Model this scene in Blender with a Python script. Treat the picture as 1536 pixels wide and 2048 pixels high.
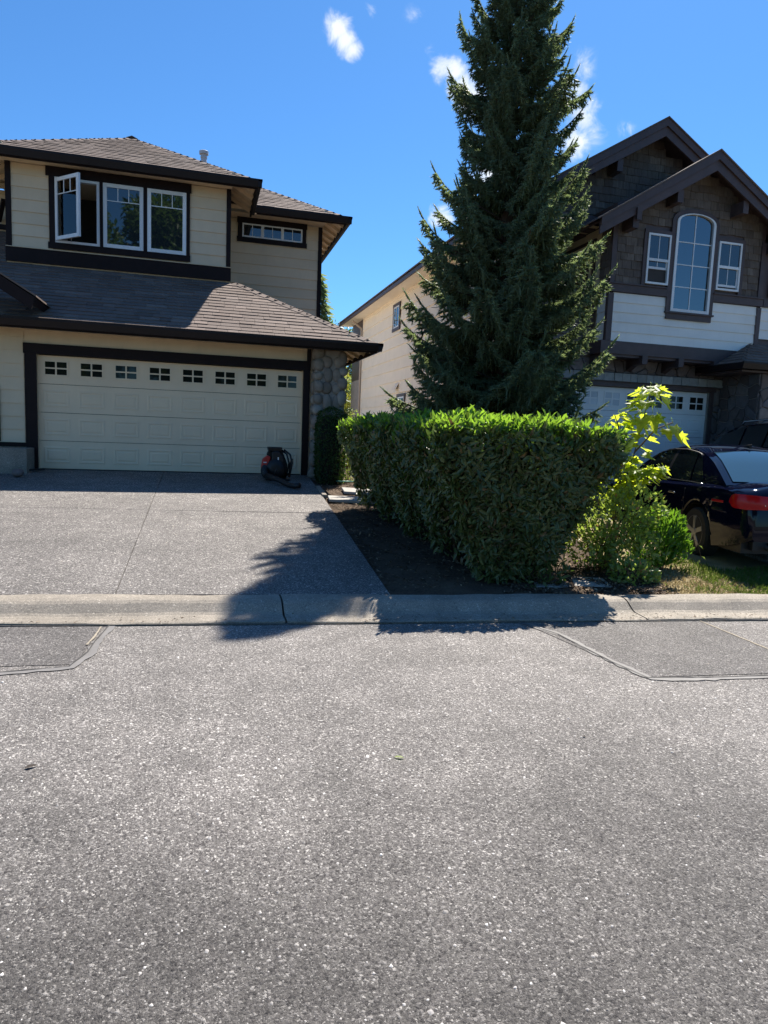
import bpy, math, random
import numpy as np
from mathutils import Vector, Matrix

rnd = random.Random(7)
rng = np.random.default_rng(7)
for o in list(bpy.data.objects):
    bpy.data.objects.remove(o)
scene = bpy.context.scene
COL = scene.collection

# ------------------------------------------------------------------ camera
cam_d = bpy.data.cameras.new("camera")
cam = bpy.data.objects.new("camera", cam_d)
COL.objects.link(cam)
scene.camera = cam
cam_d.sensor_fit = 'VERTICAL'
cam_d.sensor_height = 36.0
cam_d.lens = 36.0 * 1354.4 / 2048.0
cam_d.clip_start = 0.05
cam_d.clip_end = 3000
_R = Vector((0.96558, -0.25710, 0.03936)).normalized()
_D = Vector((0.00821, -0.12113, -0.99260)).normalized()
_F = Vector((0.25996, 0.95876, -0.11485)).normalized()
cam.matrix_world = Matrix(((_R.x, -_D.x, -_F.x, 0), (_R.y, -_D.y, -_F.y, 0), (_R.z, -_D.z, -_F.z, 1.6), (0, 0, 0, 1)))

# ------------------------------------------------------------------ sky, sun, exposure
SUN_EL = math.radians(54.0)
SUN_AZ = math.radians(37.0)          # from +Y towards +X
world = bpy.data.worlds.new("World")
scene.world = world
world.use_nodes = True
wn, wl = world.node_tree.nodes, world.node_tree.links
wn.clear()
w_out = wn.new('ShaderNodeOutputWorld')
w_bg = wn.new('ShaderNodeBackground')
w_bg.inputs['Strength'].default_value = 0.055
sky = wn.new('ShaderNodeTexSky')
sky.sky_type = 'NISHITA'
sky.sun_disc = False
sky.sun_elevation = SUN_EL
sky.sun_rotation = SUN_AZ
sky.altitude = 100
sky.air_density = 1.0
sky.dust_density = 0.2
sky.ozone_density = 3.0
# small clouds: soft blobs at fixed directions, broken up by noise
tc = wn.new('ShaderNodeTexCoord')
cn = wn.new('ShaderNodeTexNoise')
cn.inputs['Scale'].default_value = 34
cn.inputs['Detail'].default_value = 7
cn.inputs['Roughness'].default_value = 0.62
cn.inputs['Distortion'].default_value = 0.5
wl.new(tc.outputs['Generated'], cn.inputs['Vector'])


def wmath(op, a, b=None, clamp=False):
    n = wn.new('ShaderNodeMath')
    n.operation = op
    n.use_clamp = clamp
    for i, v in enumerate((a, b)):
        if v is None:
            continue
        if isinstance(v, (int, float)):
            n.inputs[i].default_value = v
        else:
            wl.new(v, n.inputs[i])
    return n.outputs[0]


total = None
for (d, r, amp) in [
        ((0.155, 0.863, 0.481), .026, 1.05), ((0.163, 0.867, 0.472), .023, 1.0), ((0.173, 0.871, 0.465), .017, .85),
        ((0.24, 0.835, 0.495), .016, .26), ((0.192, 0.85, 0.50), .013, .24),
        ((0.280, 0.848, 0.449), .020, .62), ((0.298, 0.845, 0.447), .022, .72), ((0.311, 0.848, 0.432), .026, .85), ((0.326, 0.85, 0.42), .03, .9), ((0.262, 0.84, 0.462), .011, .3),
        ((0.435, 0.783, 0.446), .026, .42), ((0.43, 0.80, 0.415), .034, .75), ((0.452, 0.80, 0.40), .030, .62), ((0.468, 0.797, 0.383), .022, .45), ((0.447, 0.812, 0.375), .03, .7),
        ((0.50, 0.778, 0.383), .015, .32), ((0.31, 0.905, 0.295), .024, .85), ((0.36, 0.87, 0.35), .04, .6),
        ((-0.75, 0.5, 0.42), .10, .8), ((0.8, -0.45, 0.40), .12, .8), ((-0.4, -0.8, 0.45), .10, .7),
        ((0.9, 0.3, 0.35), .08, .7), ((-0.9, -0.2, 0.33), .09, .8)]:
    v = Vector(d).normalized()
    dn = wn.new('ShaderNodeVectorMath')
    dn.operation = 'DISTANCE'
    wl.new(tc.outputs['Generated'], dn.inputs[0])
    dn.inputs[1].default_value = v
    f = wmath('MULTIPLY', wmath('SUBTRACT', 1.0, wmath('DIVIDE', dn.outputs['Value'], r)), amp)
    total = f if total is None else wmath('MAXIMUM', total, f)
cl = wmath('ADD', wmath('MULTIPLY', total, 1.35), wmath('MULTIPLY', wmath('SUBTRACT', cn.outputs[0], 0.5), 2.2))
cr = wn.new('ShaderNodeMapRange')
cr.interpolation_type = 'SMOOTHSTEP'
cr.inputs['From Min'].default_value = 0.12
cr.inputs['From Max'].default_value = 1.15
wl.new(cl, cr.inputs['Value'])
inside = wmath('MULTIPLY', wmath('MULTIPLY', total, 5.0, True), cr.outputs[0])
wmix = wn.new('ShaderNodeMix')
wmix.data_type = 'RGBA'
wl.new(wmath('MULTIPLY', inside, 0.93), wmix.inputs['Factor'])
w_tint = wn.new('ShaderNodeMix')
w_tint.data_type = 'RGBA'
w_tint.blend_type = 'MULTIPLY'
w_tint.inputs['Factor'].default_value = 1.0
w_tint.inputs['B'].default_value = (.56, 1.02, 1.40, 1)
wl.new(sky.outputs[0], w_tint.inputs['A'])
wl.new(w_tint.outputs['Result'], wmix.inputs['A'])
wmix.inputs['B'].default_value = (9.0, 9.4, 9.9, 1)
wl.new(wmix.outputs['Result'], w_bg.inputs['Color'])
wl.new(w_bg.outputs[0], w_out.inputs['Surface'])

sun_d = bpy.data.lights.new("sun", 'SUN')
sun_d.energy = 4.8
sun_d.angle = math.radians(0.53)
sun_d.color = (1.0, 0.93, 0.835)
sun = bpy.data.objects.new("sun", sun_d)
COL.objects.link(sun)
_to = Vector((math.sin(SUN_AZ) * math.cos(SUN_EL), math.cos(SUN_AZ) * math.cos(SUN_EL), math.sin(SUN_EL)))
sun.rotation_euler = _to.to_track_quat('Z', 'Y').to_euler()
sun.location = (8, 12, 30)

vs = scene.view_settings
vs.view_transform = 'Standard'
vs.look = 'None'
vs.gamma = 1.0
vs.exposure = 1.1
vs.use_curve_mapping = False
cy = scene.cycles
cy.max_bounces = 8
cy.diffuse_bounces = 4
cy.glossy_bounces = 4
cy.transmission_bounces = 6
cy.transparent_max_bounces = 8
cy.caustics_reflective = False
cy.caustics_refractive = False
cy.sample_clamp_indirect = 6
cy.use_denoising = True
cy.denoiser = 'OPENIMAGEDENOISE'
cy.denoising_input_passes = 'RGB_ALBEDO_NORMAL'
cy.denoising_prefilter = 'ACCURATE'

# ------------------------------------------------------------------ material helpers


class NT:
    """small node-tree writer"""

    def __init__(s, name):
        s.m = bpy.data.materials.new(name)
        s.m.use_nodes = True
        s.t = s.m.node_tree
        s.n, s.l = s.t.nodes, s.t.links
        s.n.clear()
        s.out = s.n.new('ShaderNodeOutputMaterial')
        s.geo = s.n.new('ShaderNodeNewGeometry')

    def node(s, typ, **kw):
        n = s.n.new(typ)
        for k, v in kw.items():
            setattr(n, k, v)
        return n

    def set(s, sock, v):
        if isinstance(v, (int, float)):
            sock.default_value = v
        elif isinstance(v, tuple):
            sock.default_value = v if len(v) == 4 or sock.type == 'VECTOR' else (*v, 1)
        else:
            s.l.new(v, sock)

    def math(s, op, a, b=0.0, clamp=False):
        n = s.node('ShaderNodeMath', operation=op, use_clamp=clamp)
        s.set(n.inputs[0], a)
        s.set(n.inputs[1], b)
        return n.outputs[0]

    def noise(s, scale, detail=4, rough=.55, vec=None, dist=0):
        n = s.node('ShaderNodeTexNoise')
        n.inputs['Scale'].default_value = scale
        n.inputs['Detail'].default_value = detail
        n.inputs['Roughness'].default_value = rough
        n.inputs['Distortion'].default_value = dist
        s.l.new(vec if vec is not None else s.geo.outputs['Position'], n.inputs['Vector'])
        return n.outputs[0]

    def voro(s, scale, feature='F1', vec=None):
        n = s.node('ShaderNodeTexVoronoi', feature=feature)
        n.inputs['Scale'].default_value = scale
        s.l.new(vec if vec is not None else s.geo.outputs['Position'], n.inputs['Vector'])
        return n

    def ramp(s, fac, stops, interp='LINEAR'):
        n = s.node('ShaderNodeValToRGB')
        n.color_ramp.interpolation = interp
        e = n.color_ramp.elements
        while len(e) < len(stops):
            e.new(0.5)
        for el, (p, c) in zip(e, stops):
            el.position = p
            el.color = (*c, 1) if isinstance(c, tuple) else (c, c, c, 1)
        s.l.new(fac, n.inputs[0])
        return n.outputs[0]

    def range(s, v, a, b, c=0., d=1.):
        n = s.node('ShaderNodeMapRange')
        s.l.new(v, n.inputs[0])
        for i, x in enumerate((a, b, c, d)):
            n.inputs[i + 1].default_value = x
        return n.outputs[0]

    def mix(s, f, a, b, mode='MIX'):
        n = s.node('ShaderNodeMix', data_type='RGBA', blend_type=mode)
        s.set(n.inputs['Factor'], f)
        s.set(n.inputs['A'], a)
        s.set(n.inputs['B'], b)
        return n.outputs['Result']

    def rand(s):
        """a random value per object and per loose piece of a mesh"""
        oi = s.node('ShaderNodeObjectInfo')
        return s.math('FRACT', s.math('ADD', oi.outputs['Random'], s.geo.outputs['Random Per Island']))

    def vec_scale(s, sc):
        n = s.node('ShaderNodeVectorMath', operation='MULTIPLY')
        s.l.new(s.geo.outputs['Position'], n.inputs[0])
        n.inputs[1].default_value = sc
        return n.outputs[0]

    def bump(s, h, strength=.3, dist=.01):
        n = s.node('ShaderNodeBump')
        n.inputs['Strength'].default_value = strength
        n.inputs['Distance'].default_value = dist
        s.l.new(h, n.inputs['Height'])
        return n.outputs[0]

    def pbr(s, col, rough=.6, normal=None, spec=.5, metal=0., ior=1.5, coat=0., done=True):
        p = s.node('ShaderNodeBsdfPrincipled')
        s.set(p.inputs['Base Color'], col)
        s.set(p.inputs['Roughness'], rough)
        p.inputs['Specular IOR Level'].default_value = spec
        p.inputs['Metallic'].default_value = metal
        p.inputs['IOR'].default_value = ior
        p.inputs['Coat Weight'].default_value = coat
        p.inputs['Coat Roughness'].default_value = .03
        if normal is not None:
            s.l.new(normal, p.inputs['Normal'])
        if done:
            s.l.new(p.outputs[0], s.out.inputs[0])
        return p


def scl(c, k):
    return tuple(min(1, x * k) for x in c)


def paint(name, col, rough=.55, var=.16, scale=3.0, grain=60, bump=.12, spec=.4, dirt=.0, pieces=.1):
    t = NT(name)
    n1 = t.noise(scale, 5, .6)
    n2 = t.noise(grain, 3, .6)
    c = t.ramp(n1, [(.25, scl(col, 1 - var)), (.75, scl(col, 1 + var))])
    r = t.range(t.rand(), 0, 1, 1 - pieces, 1 + pieces)
    c = t.mix(1.0, c, t.ramp(r, [(0, 0), (1, 1)]), 'MULTIPLY') if False else c
    v = t.node('ShaderNodeHueSaturation')
    t.l.new(r, v.inputs['Value'])
    t.l.new(c, v.inputs['Color'])
    c = v.outputs[0]
    if dirt:
        vs_ = t.vec_scale((6, 6, .8))
        n3 = t.noise(1.5, 6, .65, vec=vs_)
        c = t.mix(t.range(n3, .52, .78, 0, dirt), c, scl(col, .45))
    t.pbr(c, t.range(n2, .2, .8, rough - .08, rough + .12), t.bump(n2, bump, .004), spec)
    return t.m


def glassy(name, tint=(.02, .025, .03), ior=1.9, rough=.015, wav=.02):
    t = NT(name)
    n = t.noise(1.6, 2, .5)
    p = t.pbr(tint, rough, t.bump(n, wav, .02), .5, 0, ior)
    return t.m


def clear_glass(name, ior=1.75, tint=(.62, .68, .68), wav=.02, rough=.01):
    t = NT(name)
    fr = t.node('ShaderNodeFresnel')
    fr.inputs[0].default_value = ior
    tr = t.node('ShaderNodeBsdfTransparent')
    tr.inputs[0].default_value = (*tint, 1)
    gl = t.node('ShaderNodeBsdfGlossy')
    gl.inputs['Roughness'].default_value = rough
    n = t.noise(1.6, 2, .5)
    b = t.bump(n, wav, .02)
    t.l.new(b, gl.inputs['Normal'])
    t.l.new(b, fr.inputs['Normal'])
    mx = t.node('ShaderNodeMixShader')
    t.l.new(fr.outputs[0], mx.inputs[0])
    t.l.new(tr.outputs[0], mx.inputs[1])
    t.l.new(gl.outputs[0], mx.inputs[2])
    t.l.new(mx.outputs[0], t.out.inputs[0])
    return t.m


def leafy(name, dark, light, trans, tw=.35, rough=.38, spec=.5, clump=1.3, odd=None, odd_at=.93):
    """leaf: glossy front, light passing through"""
    t = NT(name)
    r = t.rand()
    n = t.noise(clump, 3, .6)
    f = t.math('ADD', t.math('MULTIPLY', r, .6), t.math('MULTIPLY', n, .45))
    c = t.ramp(f, [(.15, dark), (.85, light)])
    tcol = t.mix(t.range(r, 0, 1, 0, .5), trans, scl(trans, .6))
    if odd is not None:
        k = t.math('GREATER_THAN', r, odd_at)
        c = t.mix(k, c, odd)
        tcol = t.mix(k, tcol, odd)
    p = t.pbr(c, rough, None, spec, done=False)
    tl = t.node('ShaderNodeBsdfTranslucent')
    t.l.new(tcol, tl.inputs[0])
    mx = t.node('ShaderNodeMixShader')
    mx.inputs[0].default_value = tw
    t.l.new(p.outputs[0], mx.inputs[1])
    t.l.new(tl.outputs[0], mx.inputs[2])
    t.l.new(mx.outputs[0], t.out.inputs[0])
    return t.m


def aggregate(name, base, stone_cols, sc=(62, 120), patch=(.8, 1.2), strength=.5, tone=.5, stones=.5, warm=(1, 1, 1), gl=(.6, .9), spec=.35, chips=0., dark_band=None):
    """stony surface: two sizes of stone in a darker binder, soft tonal drift, pits"""
    t = NT(name)
    pos = t.geo.outputs['Position']
    wob = t.node('ShaderNodeTexNoise')
    wob.inputs['Scale'].default_value = 180
    wob.inputs['Detail'].default_value = 2
    t.l.new(pos, wob.inputs['Vector'])
    off = t.node('ShaderNodeVectorMath', operation='SCALE')
    t.l.new(wob.outputs['Color'], off.inputs[0])
    off.inputs['Scale'].default_value = .011
    add = t.node('ShaderNodeVectorMath', operation='ADD')
    t.l.new(pos, add.inputs[0])
    t.l.new(off.outputs[0], add.inputs[1])
    vec = add.outputs[0]
    v1 = t.voro(sc[0], 'F1', vec)
    v2 = t.voro(sc[1], 'F1', vec)
    e1 = t.voro(sc[0], 'DISTANCE_TO_EDGE', vec)
    e2 = t.voro(sc[1], 'DISTANCE_TO_EDGE', vec)
    sep1 = t.node('ShaderNodeSeparateColor')
    t.l.new(v1.outputs['Color'], sep1.inputs[0])
    sep2 = t.node('ShaderNodeSeparateColor')
    t.l.new(v2.outputs['Color'], sep2.inputs[0])
    c2 = t.ramp(sep2.outputs[0], stone_cols)
    c1 = t.ramp(sep1.outputs[0], stone_cols)
    m1 = t.math('MULTIPLY', t.math('LESS_THAN', sep1.outputs[1], stones), t.range(e1.outputs['Distance'], .05, .13))
    m2 = t.range(e2.outputs['Distance'], .03, .15, 0, 1)
    fine = t.noise(420, 3, .7)
    b = t.mix(t.range(fine, .3, .7), scl(base, .6), scl(base, 1.35))
    c = t.mix(m2, b, c2)
    c = t.mix(m1, c, c1)
    big = t.noise(.55, 5, .6)
    mid = t.noise(3.2, 4, .6)
    drift = t.math('MULTIPLY', t.range(big, .3, .7, patch[0], patch[1]), t.range(mid, .25, .75, 1 - .25 * tone, 1 + .25 * tone))
    v = t.node('ShaderNodeHueSaturation')
    t.l.new(drift, v.inputs['Value'])
    t.l.new(c, v.inputs['Color'])
    c = t.mix(1.0, v.outputs[0], (*warm, 1), 'MULTIPLY')
    if dark_band:
        sx = t.node('ShaderNodeSeparateXYZ')
        t.l.new(pos, sx.inputs[0])
        yy = t.math('ADD', t.math('ADD', sx.outputs[1], t.math('MULTIPLY', sx.outputs[0], .0955)), t.math('MULTIPLY', t.math('SUBTRACT', big, .5), 1.6))
        dl = t.math('ABSOLUTE', t.math('SUBTRACT', yy, dark_band[0]))
        k = t.node('ShaderNodeMapRange', interpolation_type='SMOOTHSTEP')
        t.l.new(dl, k.inputs[0])
        for i_, x_ in enumerate((dark_band[1] * .55, dark_band[1] * 1.3, dark_band[2], 1.)):
            k.inputs[i_ + 1].default_value = x_
        v2_ = t.node('ShaderNodeHueSaturation')
        t.l.new(k.outputs[0], v2_.inputs['Value'])
        t.l.new(c, v2_.inputs['Color'])
        c = v2_.outputs[0]
    if chips:
        v3 = t.voro(74, 'F1', vec)
        sep3 = t.node('ShaderNodeSeparateColor')
        t.l.new(v3.outputs['Color'], sep3.inputs[0])
        mk = t.math('MULTIPLY', t.math('GREATER_THAN', sep3.outputs[2], 1 - chips), t.math('LESS_THAN', v3.outputs['Distance'], t.range(sep3.outputs[1], 0, 1, .10, .42)))
        c = t.mix(mk, c, t.ramp(sep3.outputs[0], [(0, (.40, .39, .375)), (.6, (.62, .61, .59)), (1, (.66, .60, .50))]))
    h = t.math('ADD', t.math('MULTIPLY', t.range(e1.outputs['Distance'], 0, .22), m1), t.math('MULTIPLY', t.range(e2.outputs['Distance'], 0, .3), .45))
    h = t.math('ADD', h, t.math('MULTIPLY', fine, .35))
    t.pbr(c, t.range(fine, .3, .7, *gl), t.bump(h, strength, .007), spec)
    return t.m


def asphalt_mat(name, gain=1., dark_band=None, chips=.10, tint=(1, .985, .965), size=1.):
    t = NT(name)
    pos = t.geo.outputs['Position']
    wob = t.node('ShaderNodeTexNoise')
    wob.inputs['Scale'].default_value = 120
    wob.inputs['Detail'].default_value = 3
    t.l.new(pos, wob.inputs['Vector'])
    off = t.node('ShaderNodeVectorMath', operation='SCALE')
    t.l.new(wob.outputs['Color'], off.inputs[0])
    off.inputs['Scale'].default_value = .012
    add = t.node('ShaderNodeVectorMath', operation='ADD')
    t.l.new(pos, add.inputs[0])
    t.l.new(off.outputs[0], add.inputs[1])
    vec = add.outputs[0]
    col = None
    hs_ = []
    ramp_a = [(0, (.040, .036, .036)), (.3, (.095, .088, .087)), (.55, (.155, .146, .144)), (.78, (.235, .224, .22)), (.91, (.34, .327, .318)), (1, (.50, .485, .47))]
    fine = t.noise(330, 3, .7)
    col = t.mix(t.range(fine, .3, .7), (.055, .052, .050), (.15, .144, .138))
    for sc, lo, hi, share in ((165, .02, .12, .85), (88, .03, .11, .34)):
        v = t.voro(sc * size, 'F1', vec)
        e = t.voro(sc * size, 'DISTANCE_TO_EDGE', vec)
        sep = t.node('ShaderNodeSeparateColor')
        t.l.new(v.outputs['Color'], sep.inputs[0])
        mk = t.math('MULTIPLY', t.math('LESS_THAN', sep.outputs[1], share), t.range(e.outputs['Distance'], lo, hi))
        col = t.mix(mk, col, t.ramp(sep.outputs[0], ramp_a))
        hs_.append(t.math('MULTIPLY', t.range(e.outputs['Distance'], 0, .25), mk))
    pit = t.noise(96, 3, .6)
    pm = t.range(pit, .575, .65)
    col = t.mix(t.math('MULTIPLY', pm, .75), col, (.028, .026, .025))
    v3 = t.voro(66 * size, 'F1', vec)
    sep3 = t.node('ShaderNodeSeparateColor')
    t.l.new(v3.outputs['Color'], sep3.inputs[0])
    mk = t.math('MULTIPLY', t.math('GREATER_THAN', sep3.outputs[2], 1 - chips), t.math('LESS_THAN', v3.outputs['Distance'], t.range(sep3.outputs[1], 0, 1, .12, .45)))
    col = t.mix(mk, col, t.ramp(sep3.outputs[0], [(0, (.28, .27, .255)), (.7, (.46, .448, .43)), (.92, (.62, .60, .57)), (1, (.50, .42, .33))]))
    big = t.noise(.55, 5, .6)
    mid = t.noise(2.6, 5, .62)
    g = t.math('MULTIPLY', t.range(big, .3, .7, .82, 1.18), t.range(mid, .25, .75, .76, 1.24))
    g = t.math('MULTIPLY', g, gain)
    if dark_band:  # darker band of colour along the street, with soft wavering edges
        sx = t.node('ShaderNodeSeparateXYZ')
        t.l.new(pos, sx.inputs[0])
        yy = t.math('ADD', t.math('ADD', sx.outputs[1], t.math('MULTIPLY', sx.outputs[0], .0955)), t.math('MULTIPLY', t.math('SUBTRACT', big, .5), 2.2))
        dl = t.math('ABSOLUTE', t.math('SUBTRACT', yy, dark_band[0]))
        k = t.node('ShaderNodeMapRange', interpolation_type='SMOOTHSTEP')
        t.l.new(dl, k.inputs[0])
        for i_, x_ in enumerate((dark_band[1] * .5, dark_band[1] * 1.3, dark_band[2], 1.)):
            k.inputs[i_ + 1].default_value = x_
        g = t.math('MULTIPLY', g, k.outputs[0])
    v_ = t.node('ShaderNodeHueSaturation')
    t.l.new(g, v_.inputs['Value'])
    t.l.new(col, v_.inputs['Color'])
    c = t.mix(1.0, v_.outputs[0], (*tint, 1), 'MULTIPLY')
    h = t.math('ADD', t.math('ADD', hs_[1], t.math('MULTIPLY', hs_[0], .5)), t.math('ADD', t.math('MULTIPLY', fine, .25), t.math('MULTIPLY', pm, -1.0)))
    t.pbr(c, .72, t.bump(h, .55, .008), .4)
    return t.m


M = {}
# ------------------------------------------------------------------ object helpers


def put(o, parent=None, label=None, cat=None, group=None, kind=None):
    COL.objects.link(o)
    if parent is not None:
        o.parent = parent
    for k, v in (('label', label), ('category', cat), ('group', group), ('kind', kind)):
        if v:
            o[k] = v
    return o


def thing(name, loc, label, cat, group=None, rotz=0.):
    o = bpy.data.objects.new(name, None)
    o.empty_display_size = .2
    o.location = loc
    o.rotation_euler = (0, 0, rotz)
    return put(o, None, label, cat, group)


class MB:
    """collects faces, then links them as ONE mesh object"""

    def __init__(s):
        s.v, s.f = [], []

    def add(s, vs_, fs):
        b = len(s.v)
        s.v += [tuple(p) for p in vs_]
        s.f += [tuple(i + b for i in f) for f in fs]
        return s

    BOXF = [(0, 3, 2, 1), (4, 5, 6, 7), (0, 1, 5, 4), (1, 2, 6, 5), (2, 3, 7, 6), (3, 0, 4, 7)]

    def hexa(s, p):
        return s.add(p, MB.BOXF)

    def box(s, x0, x1, y0, y1, z0, z1):
        return s.hexa([(x0, y0, z0), (x1, y0, z0), (x1, y1, z0), (x0, y1, z0),
                       (x0, y0, z1), (x1, y0, z1), (x1, y1, z1), (x0, y1, z1)])

    def fbox(s, F, u0, u1, n0, n1, z0, z1, lean=0.):
        """box in a wall frame; lean pushes the bottom edge outwards (a lapped board)"""
        O, U, N = F
        P = lambda u, n, z: O + U * u + N * n + Vector((0, 0, z))
        return s.hexa([P(u0, n1 + lean, z0), P(u1, n1 + lean, z0), P(u1, n0, z0), P(u0, n0, z0),
                       P(u0, n1, z1), P(u1, n1, z1), P(u1, n0, z1), P(u0, n0, z1)])

    def prism(s, poly, axis_vec):
        """closed prism from a 3-D polygon pushed along a vector"""
        n = len(poly)
        a = [Vector(p) for p in poly]
        b = [p + Vector(axis_vec) for p in a]
        return s.add(a + b, [tuple(range(n))[::-1], tuple(range(n, 2 * n))] + [(i, (i + 1) % n, n + (i + 1) % n, n + i) for i in range(n)])

    def beam(s, p, q, w, h, up=(0, 0, 1)):
        p, q = Vector(p), Vector(q)
        d = (q - p).normalized()
        r = d.cross(Vector(up)).normalized() * (w / 2)
        t = r.cross(d).normalized() * (h / 2)
        return s.hexa([p - r - t, p + r - t, q + r - t, q - r - t, p - r + t, p + r + t, q + r + t, q - r + t])

    def tube(s, pts, rad, seg=8, cap=True):
        pts = [Vector(p) for p in pts]
        if isinstance(rad, (int, float)):
            rad = [rad] * len(pts)
        b = len(s.v)
        prev = None
        for i, p in enumerate(pts):
            d = (pts[min(i + 1, len(pts) - 1)] - pts[max(i - 1, 0)]).normalized()
            if prev is None:
                prev = d.orthogonal().normalized()
            x = (prev - d * prev.dot(d))
            x = x.normalized() if x.length > 1e-6 else d.orthogonal().normalized()
            prev = x
            y = d.cross(x)
            for k in range(seg):
                a = 2 * math.pi * k / seg
                s.v.append(tuple(p + (x * math.cos(a) + y * math.sin(a)) * rad[i]))
        for i in range(len(pts) - 1):
            for k in range(seg):
                k2 = (k + 1) % seg
                s.f.append((b + i * seg + k, b + i * seg + k2, b + (i + 1) * seg + k2, b + (i + 1) * seg + k))
        if cap:
            s.f.append(tuple(b + k for k in range(seg))[::-1])
            s.f.append(tuple(b + (len(pts) - 1) * seg + k for k in range(seg)))
        return s

    def lathe(s, c, prof, seg=16, axis='z'):
        b = len(s.v)
        c = Vector(c)
        for (r, h) in prof:
            for k in range(seg):
                a = 2 * math.pi * k / seg
                p = (r * math.cos(a), r * math.sin(a), h)
                if axis == 'x':
                    p = (p[2], p[0], p[1])
                elif axis == 'y':
                    p = (p[0], p[2], p[1])
                s.v.append(tuple(c + Vector(p)))
        n = len(prof)
        for i in range(n - 1):
            for k in range(seg):
                k2 = (k + 1) % seg
                s.f.append((b + i * seg + k, b + i * seg + k2, b + (i + 1) * seg + k2, b + (i + 1) * seg + k))
        s.f.append(tuple(b + k for k in range(seg))[::-1])
        s.f.append(tuple(b + (n - 1) * seg + k for k in range(seg)))
        return s

    def mesh(s, name, m, smooth=False):
        me = bpy.data.meshes.new(name)
        me.from_pydata(s.v, [], s.f)
        me.materials.append(m)
        if smooth:
            me.polygons.foreach_set('use_smooth', [True] * len(me.polygons))
        me.update()
        return me

    def build(s, name, m, parent=None, smooth=False, bevel=0., fix=True, **kw):
        me = s.mesh(name, m, smooth)
        if fix:
            import bmesh
            bm = bmesh.new()
            bm.from_mesh(me)
            bmesh.ops.recalc_face_normals(bm, faces=bm.faces)
            bm.to_mesh(me)
            bm.free()
        o = bpy.data.objects.new(name, me)
        put(o, parent, **kw)
        if parent is not None:
            o.matrix_parent_inverse = PINV.get(parent.name, Matrix())
        if bevel:
            b = o.modifiers.new('bevel', 'BEVEL')
            b.width = bevel
            b.segments = 2
            b.limit_method = 'ANGLE'
        return o


PINV = {}


def wthing(name, loc, label, cat, group=None):
    """a thing whose parts are written in world coordinates"""
    o = thing(name, loc, label, cat, group)
    PINV[o.name] = Matrix.Translation(loc).inverted()
    return o


def root_of(o):
    return o


def fast_mesh(name, verts, faces_flat, nper, m, smooth=False):
    """numpy mesh: verts (N,3), faces_flat (F*nper)"""
    me = bpy.data.meshes.new(name)
    nf = len(faces_flat) // nper
    me.vertices.add(len(verts))
    me.vertices.foreach_set('co', np.ascontiguousarray(verts, dtype=np.float32).ravel())
    me.loops.add(len(faces_flat))
    me.loops.foreach_set('vertex_index', np.ascontiguousarray(faces_flat, dtype=np.int32))
    me.polygons.add(nf)
    me.polygons.foreach_set('loop_start', np.arange(0, nf * nper, nper, dtype=np.int32))
    me.polygons.foreach_set('loop_total', np.full(nf, nper, dtype=np.int32))
    if smooth:
        me.polygons.foreach_set('use_smooth', np.ones(nf, dtype=bool))
    me.materials.append(m)
    me.update(calc_edges=True)
    return me


LEAF_V = np.array([(0, 0, 0), (.5, .5, .10), (1, 0, -.05), (.5, -.5, .10), (.5, 0, -.02)])
LEAF_F = np.array([(0, 4, 1), (1, 4, 2), (0, 3, 4), (3, 2, 4)])
LONG_V = np.array([(0, 0, 0), (.3, .46, .07), (.72, .36, .03), (1, 0, -.12), (.72, -.36, .03), (.3, -.46, .07), (.5, 0, -.03)])
LONG_F = np.array([(0, 6, 1), (1, 6, 2), (2, 6, 3), (3, 6, 4), (4, 6, 5), (5, 6, 0)])


def frames(dirs, ups):
    d = dirs / np.maximum(np.linalg.norm(dirs, axis=1, keepdims=True), 1e-9)
    s = np.cross(ups, d)
    s /= np.maximum(np.linalg.norm(s, axis=1, keepdims=True), 1e-9)
    u = np.cross(d, s)
    return d, s, u


def leaf_arrays(pos, dirs, ups, length, width, shape='leaf'):
    V, Fc = (LEAF_V, LEAF_F) if shape == 'leaf' else (LONG_V, LONG_F)
    d, s, u = frames(dirs, ups)
    n = len(pos)
    L = np.broadcast_to(np.asarray(length, float), (n,))[:, None, None]
    W = np.broadcast_to(np.asarray(width, float), (n,))[:, None, None]
    vv = pos[:, None, :] + d[:, None, :] * (V[None, :, 0:1] * L) + s[:, None, :] * (V[None, :, 1:2] * W) + u[:, None, :] * (V[None, :, 2:3] * L)
    ff = (Fc[None] + (np.arange(n) * len(V))[:, None, None])
    return vv.reshape(-1, 3), ff.reshape(-1)


def leaves(name, m, pos, dirs, ups, length, width, parent=None, shape='leaf', **kw):
    v, f = leaf_arrays(pos, dirs, ups, length, width, shape)
    o = bpy.data.objects.new(name, fast_mesh(name, v, f, 3, m))
    put(o, parent, **kw)
    if parent is not None:
        o.matrix_parent_inverse = PINV.get(parent.name, Matrix())
    return o


def unit(n):
    v = rng.normal(size=(n, 3))
    return v / np.linalg.norm(v, axis=1, keepdims=True)


FRONT = lambda y: (Vector((0, y, 0)), Vector((1, 0, 0)), Vector((0, -1, 0)))
LEFT = lambda x: (Vector((x, 0, 0)), Vector((0, -1, 0)), Vector((-1, 0, 0)))
RIGHT = lambda x: (Vector((x, 0, 0)), Vector((0, 1, 0)), Vector((1, 0, 0)))
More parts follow.
